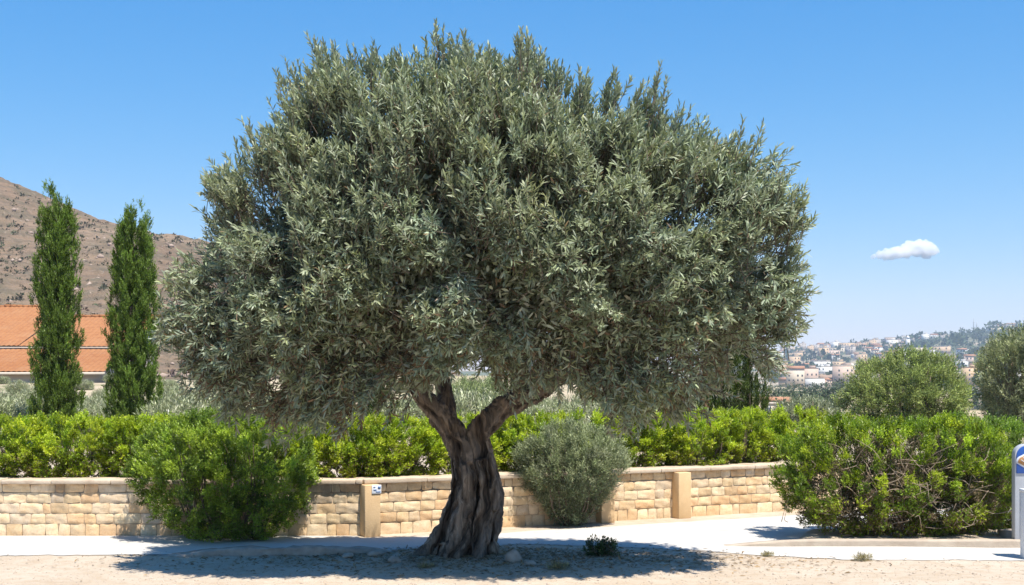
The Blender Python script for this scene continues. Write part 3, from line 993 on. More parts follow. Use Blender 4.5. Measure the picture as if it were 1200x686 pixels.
def stems_mesh(name, rx, ry, h, n, r0, seed, spread=.8, z0=-.03, wob=.05, twigs=2):
    g_ = np.random.default_rng(seed)
    paths = []
    for k in range(n):
        a = g_.uniform(0, 2 * math.pi); q = math.sqrt(g_.random()) * spread
        end = np.array([math.cos(a) * q * rx, math.sin(a) * q * ry, h * g_.uniform(.55, .95)])
        b = np.array([end[0] * .18, end[1] * .18, z0])
        m = b * .5 + end * .5 + np.array([*g_.normal(0, wob, 2), -.08 * h]) + np.array([end[0], end[1], 0]) * .12
        r = r0 * g_.uniform(.6, 1.1)
        paths.append(catmull([[*b, r], [*m, r * .65], [*end, r * .22]], 4))
        for j in range(twigs):
            e2 = end + g_.normal(0, .22 * rx, 3) * np.array([1, ry / rx, .7]); e2[2] = max(e2[2], .05)
            paths.append(catmull([[*m, r * .45], [*((m + e2) / 2 + g_.normal(0, wob * .5, 3)), r * .3], [*e2, r * .12]], 3))
    v, f, l = tubes_arrays(paths, 5)
    return np_mesh(name, v, f, l, smooth=True)


def make_shrub(name, label, cat, loc, fol, stem, leaf, bark_m, group=None, rz=0, sc=(1, 1, 1)):
    e = empty(name, loc, rz); e.scale = sc
    tag(e, label, cat, group)
    link('foliage', fol, leaf, e)
    if stem: link('stems', stem, bark_m, e)
    return e

# hedge behind the wall -------------------------------------------------
HC = [(.50, (.310, .385, .022)), (.30, (.215, .30, .020)), (.20, (.37, .425, .028))]
hvar = []
for k in range(4):
    hvar.append((shrub_meshes('foliage', .58, .50, .0, .84, 250, 22, 9, (.018, .034), (.0095, .0155), HC, (.05, .10), 30 + k,
                              power=3.4, cl_r=.068, up=.65, gap=.10, fill=.36, lump=.10, low=.35),
                 stems_mesh('stems', .5, .4, .7, 14, .012, 60 + k)))
# (arc length on the wall, height factor, what sets it apart)
hedge = [(-5.75, .99, 'leftmost bright green hedge shrub at the left edge of the photo'),
         (-4.90, 1.06, 'bright green hedge shrub behind the wall just left of the left cypress foot'),
         (-4.05, 1.05, 'bright green hedge shrub above the dark streaked stones between both cypresses'),
         (-3.25, 1.03, 'bright green hedge shrub whose right side goes behind the round dark bush'),
         (-2.45, 1.02, 'bright green hedge shrub mostly hidden behind the round dark bush'),
         (-1.70, .97, 'bright green hedge shrub right beside the round dark bush'),
         (-.95, 1.0, 'bright green hedge shrub above the pillar with the white tile'),
         (-.15, 1.08, 'bright green hedge shrub just left of the olive trunk'),
         (.60, .98, 'bright green hedge shrub showing behind the olive trunk fork'),
         (1.45, .96, 'bright green hedge shrub between the olive trunk and the grey bush'),
         (2.25, 1.0, 'bright green hedge shrub hidden behind the grey bush'),
         (3.05, 1.0, 'bright green hedge shrub just right of the grey bush'),
         (3.85, 1.0, 'bright green hedge shrub above the right wall pillar'),
         (4.65, 1.02, 'bright green hedge shrub over the streaked stones right of the pillar'),
         (5.45, 1.05, 'bright green hedge shrub meeting the large twiggy bush'),
         (6.25, 1.05, 'bright green hedge shrub behind the large twiggy bush')]
for i, (s, hf, lab) in enumerate(hedge):
    q, h = seg_pt(s)
    q = q + np.array([-math.sin(h), math.cos(h)]) * (.66 + .05 * math.sin(i * 2.3))
    f, st_ = hvar[i % 4]
    make_shrub('hedge_shrub', lab, 'hedge shrub', (q[0], q[1], float(terrain(q[0], q[1]))), f, st_, M['green_leaf'], M['twig'],
               'bright green hedge shrubs in a row behind the stone wall', h + (math.pi if (i // 4) % 2 else 0), (1.0, 1, (.6 + .4 * hf) * .92))

# round dark bush in front of the wall, left
x, y = gx(267, 631)
DG = [(.5, (.185, .265, .034)), (.3, (.260, .340, .040)), (.2, (.105, .165, .024))]
make_shrub('round_bush', 'dark green round bush in front of the stone wall at left', 'bush', (x, y, 0),
           shrub_meshes('foliage', .98, .82, .0, 1.34, 720, 24, 9, (.018, .033), (.009, .0145), DG, (.045, .09), 71, power=2.7, cl_r=.08, up=.6, gap=.12, fill=.38, lump=.11, taper=.20, low=.12),
           stems_mesh('stems', .8, .7, 1.1, 26, .022, 72), M['green_leaf'], M['twig'])

# grey green bush right of the trunk
x, y = gx(668, 615)
GG = [(.55, (.230, .260, .140)), (.25, (.170, .205, .095)), (.20, (.300, .325, .200))]
make_shrub('grey_bush', 'grey green feathery bush before the wall right of the olive trunk', 'bush', (x, y - .05, 0),
           shrub_meshes('foliage', .72, .64, .02, 1.26, 560, 18, 9, (.026, .046), (.006, .0095), GG, (.10, .20), 81, power=2.2, cl_r=.07, up=.75, gap=.14, fill=.3, lump=.10, taper=.55, low=.10),
           stems_mesh('stems', .55, .5, 1.0, 24, .016, 82), M['grey_leaf'], M['twig'])

# large twiggy bush on the island at right
x, y = gx(1045, 628)
def bald(P, g_):
    d = ((P[:, 0] + .12) / .62) ** 2 + ((P[:, 2] - .60) / .40) ** 2
    return (P[:, 1] < .1) & (g_.random(len(P)) < .55 * np.exp(-d * 1.3)) & (P[:, 2] < 1.0)
BG = [(.45, (.225, .305, .022)), (.35, (.145, .220, .020)), (.20, (.285, .345, .026))]
tb = make_shrub('twiggy_bush', 'large green bush with bare pale twigs on the kerbed island at right', 'bush', (x, y - .22, .03),
           shrub_meshes('foliage', 1.20, .70, .0, 1.22, 820, 22, 9, (.019, .035), (.0095, .0155), BG, (.05, .11), 91, power=4.4, cl_r=.08, up=.7, gap=.15, fill=.33, lump=.14, low=.45, taper=.12, bald=bald),
           stems_mesh('stems', 1.0, .5, 1.0, 14, .009, 92, spread=.9, wob=.06, twigs=1), M['green_leaf'], M['twig'])
link('dry_foliage', shrub_meshes('dry_foliage', 1.12, .50, .05, 1.12, 330, 16, 8, (.022, .038), (.009, .014), [(.6, (.115, .085, .05)), (.4, (.16, .12, .07))], (.07, .14), 95, power=3.4, cl_r=.09, up=.6, gap=.0, fill=.6, lump=.1), M['grey_leaf'], tb)
g_ = np.random.default_rng(93)
paths = []
for k in range(130):                                  # dead bare twigs that show where leaves are missing
    b = np.array([g_.normal(-.05, .42), g_.uniform(-.55, -.25), g_.uniform(.12, .85)])
    d = nrm(np.array([g_.normal(0, .8), g_.normal(-.35, .35), g_.normal(.45, .5)])); l = g_.uniform(.12, .40)
    m = b + d * l * .5 + g_.normal(0, .03, 3)
    paths.append(catmull([[*b, .0042], [*m, .0032], [*(b + d * l + g_.normal(0, .04, 3)), .0015]], 3))
v_, f_, l_ = tubes_arrays(paths, 4)
link('bare_twigs', np_mesh('bare_twigs', v_, f_, l_), M['pale_twig'], tb)['kind'] = 'stuff'

x, y = gx(1190, 626)
DB = [(.55, (.140, .215, .028)), (.3, (.18, .265, .034)), (.15, (.09, .14, .022))]
make_shrub('upright_bush', 'darker green bush behind the blue topped post at the right edge', 'bush', (x - .08, y + .44, .03),
           shrub_meshes('foliage', .66, .58, .0, 1.27, 380, 22, 9, (.019, .035), (.0095, .0155), DB, (.07, .14), 101, power=3.2, cl_r=.08, up=.65, gap=.15, fill=.3, lump=.12, low=.35),
           stems_mesh('stems', .5, .5, 1.1, 16, .02, 102), M['green_leaf'], M['twig'])

# small weed near the trunk and dry tufts
x, y = gx(706, 654)
make_shrub('weed', 'small dark green weed growing in the shade right of the trunk', 'weed', (x, y, 0),
           shrub_meshes('foliage', .20, .14, .0, .22, 60, 4, 7, (.022, .038), (.009, .015), [(1, (.055, .085, .022))], (.06, .12), 111, cl_r=.04, up=.8, gap=.05, lump=.3),
           stems_mesh('stems', .13, .1, .2, 12, .004, 112), M['dark_leaf'], M['twig'])
tuf = shrub_meshes('foliage', .10, .07, .0, .055, 26, 4, 5, (.03, .055), (.003, .005), [(1, (.30, .25, .12))], (.02, .05), 121, cl_r=.03, up=1.2, gap=.0)
for (a, b, s, lab) in [(1012, 657, 1.0, 'tuft of dry grass on the sandy soil under the right road strip'), (900, 652, .7, 'small dry grass tuft at the road edge right of the tree shadow'), (655, 668, 1.1, 'dry grass tuft in the olive shade right of the trunk'), (500, 667, .8, 'dry grass tuft in front of the left root')]:
    x, y = gx(a, b)
    e = empty('grass_tuft', (x, y, 0)); e.scale = (s, s, s); tag(e, lab, 'grass tuft', 'dry grass tufts on the soil')
    link('blades', tuf, M['grey_leaf'], e)

# ------------------------------------------------------------------ cypresses
def cypress_mesh(seed, H, tips, n_sh, Rm, dark=1.0):
    """upright plumes side by side, each a spindle covered in scaly sprays; tips = (dx, height factor)"""
    g_ = np.random.default_rng(seed)
    pl_ = [(dx, g_.normal(0, .05), h, .55) for dx, h in tips]
    for k in range(12):
        a = k / 12 * 2 * math.pi + g_.normal(0, .2)
        pl_.append((math.cos(a) * Rm * .66, math.sin(a) * Rm * .66, g_.uniform(.80, .975), g_.uniform(.34, .42)))
    Bs, Ds, T = [], [], []
    for x0, y0, hf, wf in pl_:
        m0 = int(n_sh / len(pl_) * (.5 + hf * .6) / 16); m = m0 * 16
        t = np.repeat(g_.random(m0), 16)
        rr = Rm * wf * np.clip(np.minimum(.85 + t * 1.6, 1.1) * (1 - t ** 5.0) ** .7, .05, 2)
        a = np.repeat(g_.uniform(0, 2 * math.pi, m0), 16)
        lum = 1 + .12 * np.sin(t * hf * H * 7 + 2 * np.sin(a * 2 + x0 * 9) + seed)
        q = np.repeat(np.where(g_.random(m0) < .8, g_.uniform(.72, 1.12, m0), g_.uniform(.2, .8, m0)), 16) * lum
        sq = 1 - .3 * t
        jit = g_.normal(0, 1, (m, 3)) * np.array([.020, .020, .06])
        Bs.append(jit + np.stack([x0 * (1 - .25 * t * (hf < .98)) + rr * q * np.cos(a), y0 * sq + rr * q * np.sin(a), .08 + t * H * hf], -1))
        Ds.append(np.stack([np.cos(a) * .28, np.sin(a) * .28, np.full(m, 1.0)], -1) + g_.normal(0, .2, (m, 3)))
        T.append(np.repeat(g_.normal(1, .22, m0), 16) * g_.normal(1, .10))
    B = np.concatenate(Bs); D = np.concatenate(Ds); T = np.concatenate(T)
    SLn = g_.uniform(.06, .14, len(B))
    p, d, nn, L, W = shoot_leaves(B, D, SLn, 8, (.032, .062), (.010, .018), g_, .2, .6, .2, .0)
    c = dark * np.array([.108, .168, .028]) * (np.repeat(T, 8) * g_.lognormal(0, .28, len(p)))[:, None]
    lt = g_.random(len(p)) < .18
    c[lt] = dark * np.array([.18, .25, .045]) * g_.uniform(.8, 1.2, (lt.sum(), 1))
    a = leaf_arrays(p, d, nn, L, W, np.clip(c, .005, .5), False)
    return np_mesh('foliage', a[0], a[1], a[2], col=a[3])


def cypress(label, pxx, Y, top, mesh, H0, sc=1.0, rz=0, group='cypresses beyond the hedge'):
    X = (pxx - 600) / F * Y; z0 = float(terrain(X, Y))
    zt = CAM_H - (top - HOR) / F * Y
    e = empty('cypress_tree', (X, Y, z0), rz); k = (zt - z0) / H0
    e.scale = (sc * .95, sc * .95, k); tag(e, label, 'cypress', group)
    link('foliage', mesh, M['dark_leaf'], e)
    v, f, l = tubes_arrays([[((0, 0, -.1), .09), ((0, 0, H0 * .5), .06), ((0, 0, H0 * .85), .02)]], 8)
    link('trunk', np_mesh('trunk', v, f, l, smooth=True), M['twig'], e)

cy1 = cypress_mesh(201, 4.6, [(-.19, 1.0), (.10, .95), (-.03, .90)], 15500, .40)
cy2 = cypress_mesh(202, 4.6, [(.10, 1.0), (-.13, .93), (.02, .90)], 15500, .45)
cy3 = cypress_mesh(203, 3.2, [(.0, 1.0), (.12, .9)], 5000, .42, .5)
cypress('tall dark green cypress with split tip nearest the left edge', 67, 22, 220, cy1, 4.6)
cypress('dark green cypress with two tips between its twin and the olive crown', 157, 22, 246, cy2, 4.6)
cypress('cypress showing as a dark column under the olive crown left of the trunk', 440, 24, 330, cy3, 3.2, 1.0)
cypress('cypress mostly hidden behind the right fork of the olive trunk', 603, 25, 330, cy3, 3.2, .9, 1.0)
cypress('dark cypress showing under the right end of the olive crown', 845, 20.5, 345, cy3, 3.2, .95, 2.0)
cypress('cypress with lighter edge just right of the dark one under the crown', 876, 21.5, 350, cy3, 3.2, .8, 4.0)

# ------------------------------------------------------------------ shrubs and trees of the middle distance
GS = [(.5, (.31, .33, .20)), (.3, (.24, .27, .14)), (.2, (.38, .38, .27))]
mv = []
for k in range(3):
    mv.append((shrub_meshes('foliage', 1.0, 1.0, .0, 1.15, 230, 7, 7, (.07, .14), (.016, .028), GS, (.22, .42), 140 + k, power=2.2, cl_r=.16, up=.9, gap=.12, lump=.22),
               stems_mesh('stems', .9, .9, 1.0, 10, .02, 150 + k)))
g_ = np.random.default_rng(31)
spots = []
for Y in (21, 25, 30, 37, 46, 57, 68):
    n = {21: 10, 25: 12, 30: 15, 37: 17, 46: 18, 57: 18, 68: 16}[Y]
    for k in range(n):
        pxx = -20 + (k + g_.uniform(.1, .9)) / n * 900
        if Y < 26 and (abs(pxx - 67) < 26 or abs(pxx - 157) < 26 or 820 < pxx): continue
        if Y > 45 and pxx > 620: continue
        if 590 < pxx < 880 and Y > 40: continue
        if 395 < pxx < 420 or 495 < pxx < 510: continue
        spots.append((pxx, Y * g_.uniform(.94, 1.06)))
for i, (pxx, Y) in enumerate(spots):
    X = (pxx - 600) / F * Y
    sc = g_.uniform(.55, .95) * (1 - (Y - 20) / 130)
    f, st_ = mv[i % 3]
    make_shrub('slope_shrub', 'pale grey green loose shrub on the dry slope beyond the hedge', 'shrub', (X, Y, float(terrain(X, Y)) - .03), f, st_, M['grey_leaf'], M['twig'],
               'pale grey green shrubs on the slope beyond the hedge', g_.uniform(0, 6.28), (sc, sc, sc * g_.uniform(.8, 1.1)))

def leafy_tree(name, label, cat, pxx, Y, top, wpx, base_z, seed, cols, leaf=(.06, .11), lw=(.014, .024), n=620, mat='grey_leaf', bark_='bark', pw=2.2, trunk_h=.35, gap=.16, lump=.2, group=None, ry=.9):
    X = (pxx - 600) / F * Y; zt = CAM_H - (top - HOR) / F * Y
    H = zt - base_z; rx_ = wpx / 2 / F * Y
    e = empty(name, (X, Y, base_z)); tag(e, label, cat, group)
    link('crown', shrub_meshes('crown', rx_, rx_ * ry, H * trunk_h * .6, H, n, 8, 9, leaf, lw, cols, (.16, .34), seed, power=pw, cl_r=.17, up=.7, gap=gap, lump=lump, fill=.3), M[mat], e)
    link('trunk', stems_mesh('trunk', rx_ * .8, rx_ * .7, H * .85, 12, .07, seed + 1, z0=-.2), M[bark_], e)
    return e

OG = [(.5, (.225, .28, .075)), (.3, (.29, .335, .105)), (.2, (.155, .205, .06))]
leafy_tree('olive_tree', 'broad grey green olive tree rising above the hedge right of the big crown', 'tree', 1062, 32, 407, 150, -.3, 301, OG, n=900, gap=.2, lump=.2)
leafy_tree('olive_tree', 'tall pale olive tree cut by the right edge of the photo', 'tree', 1208, 28, 374, 128, -.2, 305, [(.5, (.25, .275, .135)), (.3, (.18, .21, .09)), (.2, (.3, .32, .18))], n=800, gap=.2, lump=.25)
leafy_tree('grey_shrub', 'low silvery grey shrub between the cypress and the broad olive tree', 'shrub', 946, 34, 463, 84, -.2, 309, [(.6, (.28, .30, .20)), (.4, (.21, .235, .14))], n=420, trunk_h=.05, gap=.12)
leafy_tree('green_shrub', 'mid green leafy shrub under the crown right of the grey bush', 'shrub', 722, 26, 456, 74, .35, 313, [(.6, (.18, .24, .08)), (.4, (.25, .30, .11))], n=380, trunk_h=.05)
leafy_tree('green_shrub', 'dull green bush beyond the hedge seen through the trunk fork', 'shrub', 556, 34, 440, 96, .45, 317, [(.6, (.28, .325, .15)), (.4, (.22, .26, .11))], n=420, trunk_h=.05)

# ------------------------------------------------------------------ scrub on the hill (uncountable)
g_ = np.random.default_rng(41)
n = 13000
sxp = g_.uniform(-200, 20, n); syp = g_.uniform(118, 328, n)
szp = hill_z(sxp, syp)
pt = ico_noise(np.stack([sxp, syp, sxp * 0], -1), .055, 3) + .6 * ico_noise(np.stack([sxp, syp, sxp * 0], -1), .16, 1) + g_.normal(0, .35, n)
sxp, syp, szp = sxp[pt > -.1], syp[pt > -.1], szp[pt > -.1]; n = len(sxp)
rS = np.minimum(g_.lognormal(-.65, .5, n) * .72, .95)
K = 16
ii = np.repeat(np.arange(n), K)
dd = nrm(g_.normal(size=(n * K, 3)) + np.array([0, 0, .5]))
P = np.stack([sxp, syp, szp], -1)[ii] + dd * (rS[ii] * g_.uniform(.1, .7, n * K))[:, None]
cS = np.array([.085, .082, .050])[None] * g_.uniform(.65, 1.25, n)[ii][:, None] * (1 + g_.normal(0, .12, (n, 3)))[ii]
a = leaf_arrays(P, dd, g_.normal(size=(n * K, 3)) + np.array([0, -.3, .8]), rS[ii] * .8, rS[ii] * .45, np.clip(cS, .01, .4), False)
o = link('hill_scrub', np_mesh('hill_scrub', a[0], a[1], a[2], col=a[3]), M['far_leaf'])
tag(o, 'low grey scrub dotted over the rocky hillside', 'scrub', None, 'stuff')
# loose rocks on the hill
def rock_mesh(name, n, pos, size, seed):
    g2 = np.random.default_rng(seed)
    bm = bmesh.new(); bmesh.ops.create_icosphere(bm, subdivisions=1, radius=1)
    v0 = np.array([v.co[:] for v in bm.verts]); f0 = np.array([[v.index for v in f.verts] for f in bm.faces]); bm.free()
    nv_ = len(v0)
    V = v0[None] * (1 + g2.normal(0, .16, (n, nv_, 1))) * g2.uniform(.55, 1.2, (n, 1, 3)) * size[:, None, None]
    V[..., 2] *= .65
    V = V + pos[:, None]
    Fc = (f0[None] + (np.arange(n) * nv_)[:, None, None]).reshape(-1)
    return np_mesh(name, V.reshape(-1, 3), Fc, np.full(n * len(f0), 3))
n = 900
qx, qy = g_.uniform(-200, 20, n), g_.uniform(116, 330, n)
o = link('hill_rocks', rock_mesh('hill_rocks', n, np.stack([qx, qy, hill_z(qx, qy)], -1), g_.lognormal(-.9, .4, n), 5), plain('hill_stone', (.40, .31, .25), (.28, .21, .17), .5, .95, .1))
tag(o, 'loose boulders strewn over the rocky hillside', 'rocks', None, 'stuff')

# woodland on the town's hill (far off, reads as one mass)
g_ = np.random.default_rng(43)
n = 1500
wy = 800 + 1230 * g_.random(n) ** .8
wx = g_.uniform(.195, .46, n) * wy
wz = town_z(wx, wy)
clus = ico_noise(np.stack([wx * .6, wy, wx * 0], -1), .016, 2)
keep = clus > -.14
wx, wy, wz = wx[keep], wy[keep], wz[keep]; n = len(wx)
rS = g_.lognormal(1.25, .35, n)
K = 30
ii = np.repeat(np.arange(n), K)
dd = nrm(g_.normal(size=(n * K, 3)) + np.array([0, 0, .35]))
P = np.stack([wx, wy, wz + rS * .5], -1)[ii] + dd * (rS[ii] * g_.uniform(.2, .8, n * K))[:, None]
cS = np.array([.050, .072, .034])[None] * g_.uniform(.7, 1.6, n)[ii][:, None]
a = leaf_arrays(P, dd, g_.normal(size=(n * K, 3)) + np.array([0, -.4, .8]), rS[ii] * .75, rS[ii] * .6, np.clip(cS, .01, .4), False)
o = link('woodland', np_mesh('woodland', a[0], a[1], a[2], col=a[3]), M['far_leaf'])
tag(o, 'dark green woodland covering the slopes between the far houses', 'woodland', None, 'stuff')

# ------------------------------------------------------------------ houses of the far town
WALLC = [plain('house_wall_cream', (.62, .52, .40)), plain('house_wall_white', (.74, .71, .66)), plain('house_wall_ochre', (.60, .42, .26)),
         plain('house_wall_pink', (.58, .43, .34)), plain('house_wall_grey', (.44, .38, .33))]
ROOFC = [plain('roof_terracotta', (.40, .20, .11)), plain('roof_flat_pale', (.55, .48, .40)), plain('roof_brown', (.33, .22, .15))]
GLASS = plain('window_dark', (.05, .055, .06), None, 3, .3, .5)

def house_parts(w, d, h, kind, seed, parts=False):
    g2 = np.random.default_rng(seed)
    wall_, roof_, win = MB(), MB(), MB()
    wall_.box((0, 0, h / 2 - .6), (w, d, h + 1.2))
    if kind == 'gable':
        o_ = .35; rh = w * .18
        pts = [(-w / 2 - o_, -d / 2 - o_, h + .002), (w / 2 + o_, -d / 2 - o_, h + .002), (w / 2 + o_, d / 2 + o_, h + .002), (-w / 2 - o_, d / 2 + o_, h + .002), (-w / 2 - o_, 0, h + rh), (w / 2 + o_, 0, h + rh)]
        roof_.poly(pts, [(3, 2, 1, 0), (0, 1, 5, 4), (2, 3, 4, 5), (0, 4, 3), (1, 2, 5)])
    elif kind == 'dome':
        roof_.box((0, 0, h + .15), (w + .2, d + .2, .3))
        k = 10; r = w * .36
        for j in range(4):
            a0, a1 = j / 4 * 1.57, (j + 1) / 4 * 1.57
            ring = lambda a: [(r * math.cos(a) * math.cos(q / k * 6.283), r * math.cos(a) * math.sin(q / k * 6.283), h + .3 + r * 1.1 * math.sin(a)) for q in range(k)]
            pp = ring(a0) + ring(a1)
            roof_.poly(pp, [(q, (q + 1) % k, k + (q + 1) % k, k + q) for q in range(k)])
    else:
        roof_.box((0, 0, h + .2), (w + .15, d + .15, .4))
        if kind == 'stair':
            wall_.box((w * .2, d * .1, h + 1.2), (w * .35, d * .4, 2.0)); roof_.box((w * .2, d * .1, h + 2.3), (w * .38, d * .43, .2))
    fl = max(1, int(h / 3))
    nw = max(2, int(w / 2.6))
    for r in range(fl):
        for c in range(nw):
            if g2.random() < .22: continue
            xx = -w / 2 + (c + .5) * w / nw; zz = r * 3 + 1.7
            win.box((xx, -d / 2 - .02, zz), (.95, .12, 1.25))
    for c in range(2):
        for sx_ in (-1, 1): win.box((sx_ * (w / 2 + .02), -d / 4 + c * d / 2, 1.7), (.12, .95, 1.25))
    return wall_, roof_, win

protos = []
for k in range(10):
    w = [7, 9, 11, 8, 13, 6, 10, 9, 15, 8][k]; h = [3.6, 6.4, 6.2, 3.4, 6.6, 6.0, 3.6, 9.2, 6.4, 6.3][k]
    a, b, c = house_parts(w, w * .75, h, ['flat', 'gable', 'stair', 'gable', 'flat', 'flat', 'gable', 'stair', 'flat', 'gable'][k], k)
    mb = MB()
    for src, mi in ((a, 0), (b, 1), (c, 2)):
        o_ = len(mb.v); mb.v += src.v; mb.c += src.c; mb.f += [[o_ + q for q in f] for f in src.f]; mb.m += [mi] * len(src.f)
    for cc in range(3):
        me = mb.mesh('house')
        me.materials.append(WALLC[(k + cc * 2) % 5]); me.materials.append(ROOFC[[1, 0, 1, 0, 1, 1, 2, 1, 1, 0][k]]); me.materials.append(GLASS)
        protos.append(me)
g_ = np.random.default_rng(47)
cnt = 0
placed = []
tries = 0
while cnt < 185 and tries < 9000:
    tries += 1
    y = g_.choice([g_.uniform(850, 1250), g_.uniform(1250, 1700), g_.uniform(1800, 2010)], p=[.30, .25, .45])
    x = g_.uniform(.205, .405) * y
    if ico_noise(np.array([x * .6, y, 0]), .016, 2) > .22: continue
    if any(abs(x - a) < 13 and abs(y - b) < 22 for a, b in placed): continue
    placed.append((x, y))
    me = protos[g_.integers(len(protos))]
    o = bpy.data.objects.new('house', me); COL.objects.link(o)
    o.location = (x, y, float(town_z(x, y))); o.rotation_euler = (0, 0, g_.normal(0, .45))
    s = g_.uniform(.85, 1.35); o.scale = (s, s, s)
    tag(o, 'tiny pale house among trees on the far hillside town', 'house', 'small houses of the far hillside town')
    cnt += 1

# nearer houses with parts: label, kind, photo left, right, base row, storey height px, distance, wall, roof
near_h = [('long low ochre farmhouse with terracotta roof edge beside the dark cypress', 'gable', 893, 925, 470, 9, 250, 2, 0),
          ('small cream block house just above the hedge near the cypress', 'flat', 897, 911, 490, 12, 230, 0, 1),
          ('cream house with orange tiled roof at the left of the town', 'gable', 922, 942, 437, 12, 830, 0, 0),
          ('brownish two storey house behind the orange roofed one', 'stair', 938, 958, 430, 11, 900, 3, 2),
          ('long white row house at the front of the town', 'flat', 944, 966, 441, 6, 800, 1, 1),
          ('tall pale pink house with flat roof near the white dome', 'stair', 976, 1000, 434, 13, 880, 3, 1),
          ('white building with a small round dome among the town roofs', 'dome', 992, 1004, 421, 6, 1150, 1, 1),
          ('house with dark red tiled roof just right of the white dome', 'gable', 1005, 1018, 419, 8, 1150, 0, 0),
          ('long cream building with many windows behind the broad olive tree', 'flat', 1106, 1128, 430, 8, 880, 0, 1),
          ('tall ochre house just left of the right edge olive tree', 'stair', 1127, 1144, 434, 12, 860, 2, 0),
          ('low pale farm shed on the terraces near the right edge tree', 'gable', 1136, 1160, 455, 5, 420, 1, 1),
          ('low cream farm building on the terrace below the shed', 'flat', 1144, 1172, 471, 7, 300, 0, 1)]
for k, (lab, kind, x0, x1, yb, hp, Y, wc, rc) in enumerate(near_h):
    X = ((x0 + x1) / 2 - 600) / F * Y
    z = CAM_H - (yb - HOR) / F * Y
    zl = float(land(X, Y))
    w = (x1 - x0) / F * Y; h = hp / F * Y
    e = empty('house', (X, Y, zl), -.25 + .06 * (k % 4)); tag(e, lab, 'house')
    top = max(h, z - zl + h)
    if top > h * 1.8: top = h * 1.8
    a, b, c = house_parts(w, w * .6, max(2.6, top), kind, 80 + k)
    a.build('wall', WALLC[wc], e); b.build('roof', ROOFC[rc], e); c.build('windows', GLASS, e)
# white obelisk like tower and masts on the ridge
X, Y = (1064 - 600) / F * 1700, 1700
e = empty('white_tower', (X, Y, float(town_z(X, Y)))); tag(e, 'slim white bell tower standing among the hillside houses', 'tower')
mb = MB(); mb.box((0, 0, 6.5), (4.5, 4.5, 14)); mb.build('shaft', WALLC[1], e)
mb = MB(); mb.poly([(-2.6, -2.6, 13.55), (2.6, -2.6, 13.55), (2.6, 2.6, 13.55), (-2.6, 2.6, 13.55), (0, 0, 18)], [(3, 2, 1, 0), (0, 1, 4), (1, 2, 4), (2, 3, 4), (3, 0, 4)]); mb.build('spire', WALLC[1], e)
for a, h, lab in ((1141, 21, 'tallest thin antenna mast on the ridge above the town'), (1144.5, 15, 'shorter antenna mast just right of the tallest mast'), (1126, 10, 'short antenna mast alone on the ridge left of the pair')):
    X, Y = (a - 600) / F * 1990, 1990
    v_, f_, l_ = tubes_arrays([[((0, 0, -2), .75), ((0, 0, h * .6), .55), ((0, 0, h), .3)], [((-1.6, 0, h * .7), .25), ((1.6, 0, h * .7), .25)]], 6)
    o = link('antenna_mast', np_mesh('antenna_mast', v_, f_, l_), plain('mast_steel', (.35, .36, .38)), None, (X, Y, float(town_z(X, Y))))
    tag(o, lab, 'mast', 'antenna masts on the ridge')

# single trees of the town and the terraces
def far_tree_mesh(seed, r, h, n=170, tall=False):
    g2 = np.random.default_rng(seed)
    d = nrm(g2.normal(size=(n, 3)))
    P = d * np.array([r, r, h * .45]) * g2.uniform(.55, .95, (n, 1)) * (1 + .22 * ico_noise(d, 3, seed))[:, None] + np.array([0, 0, h * .56])
    s = r * (.42 if not tall else .8)
    a = leaf_arrays(P, d + g2.normal(0, .5, (n, 3)), d + np.array([0, 0, .4]), g2.uniform(.6, 1.1, n) * s, g2.uniform(.5, .8, n) * s * .8, np.clip(np.array([.050, .072, .030])[None] * g2.uniform(.6, 1.6, (n, 1)), 0, 1), False)
    return np_mesh('crown', a[0], a[1], a[2], col=a[3])
trees = [('dark round tree beside the pale pink house of the town', 984, 442, 9, 18, 500), ('small pointed cypress among the front houses of the town', 958, 421, 2.5, 12, 900),
         ('dark round tree standing on the ridge line', 1068, 398, 4.5, 9, 1930), ('dark tree near the antenna masts', 1144, 396, 7, 13, 1800), ('round bluish tree on the slope below the masts', 1141, 413, 7, 11, 1400),
         ('round green tree topping the ridge at the right', 1166, 386, 10, 12, 1950), ('dark tree right of the long cream building', 1124, 432, 4, 11, 850)]
for k, (lab, a, b, rpx, hpx, Y) in enumerate(trees):
    X = (a - 600) / F * Y; r = rpx / F * Y; h = hpx / F * Y
    e = empty('tree', (X, Y, float(land(X, Y)))); tag(e, lab, 'tree')
    link('crown', far_tree_mesh(400 + k, r, h, 200, rpx < 3), M['far_leaf'], e)
    v_, f_, l_ = tubes_arrays([[((0, 0, -.5), r * .12), ((0, 0, h * .6), r * .06)]], 6); link('trunk', np_mesh('trunk', v_, f_, l_), M['twig'], e)
g_ = np.random.default_rng(51)
orch = [far_tree_mesh(420 + k, 2.6, 4.2, 110) for k in range(3)]
rows = [(250, 905, 985, 9), (330, 915, 990, 12), (470, 880, 990, 16), (300, 1120, 1180, 7), (420, 1115, 1180, 8), (600, 1095, 1190, 14), (640, 880, 985, 12)]
for Y, a, b, n in rows:
    for k in range(n):
        pxx = a + (b - a) * (k + g_.uniform(.2, .8)) / n; yy = Y * g_.uniform(.97, 1.03)
        X = (pxx - 600) / F * yy
        o = bpy.data.objects.new('orchard_tree', orch[g_.integers(3)]); COL.objects.link(o)
        if not o.data.materials: o.data.materials.append(M['far_leaf'])
        s = g_.uniform(.7, 1.2); o.location = (X, yy, float(land(X, yy)) - .2); o.scale = (s, s, s); o.rotation_euler = (0, 0, g_.uniform(0, 6))
        tag(o, 'small dark green tree in the rows on the far terraces', 'tree', 'rows of trees on the terraces before the town')

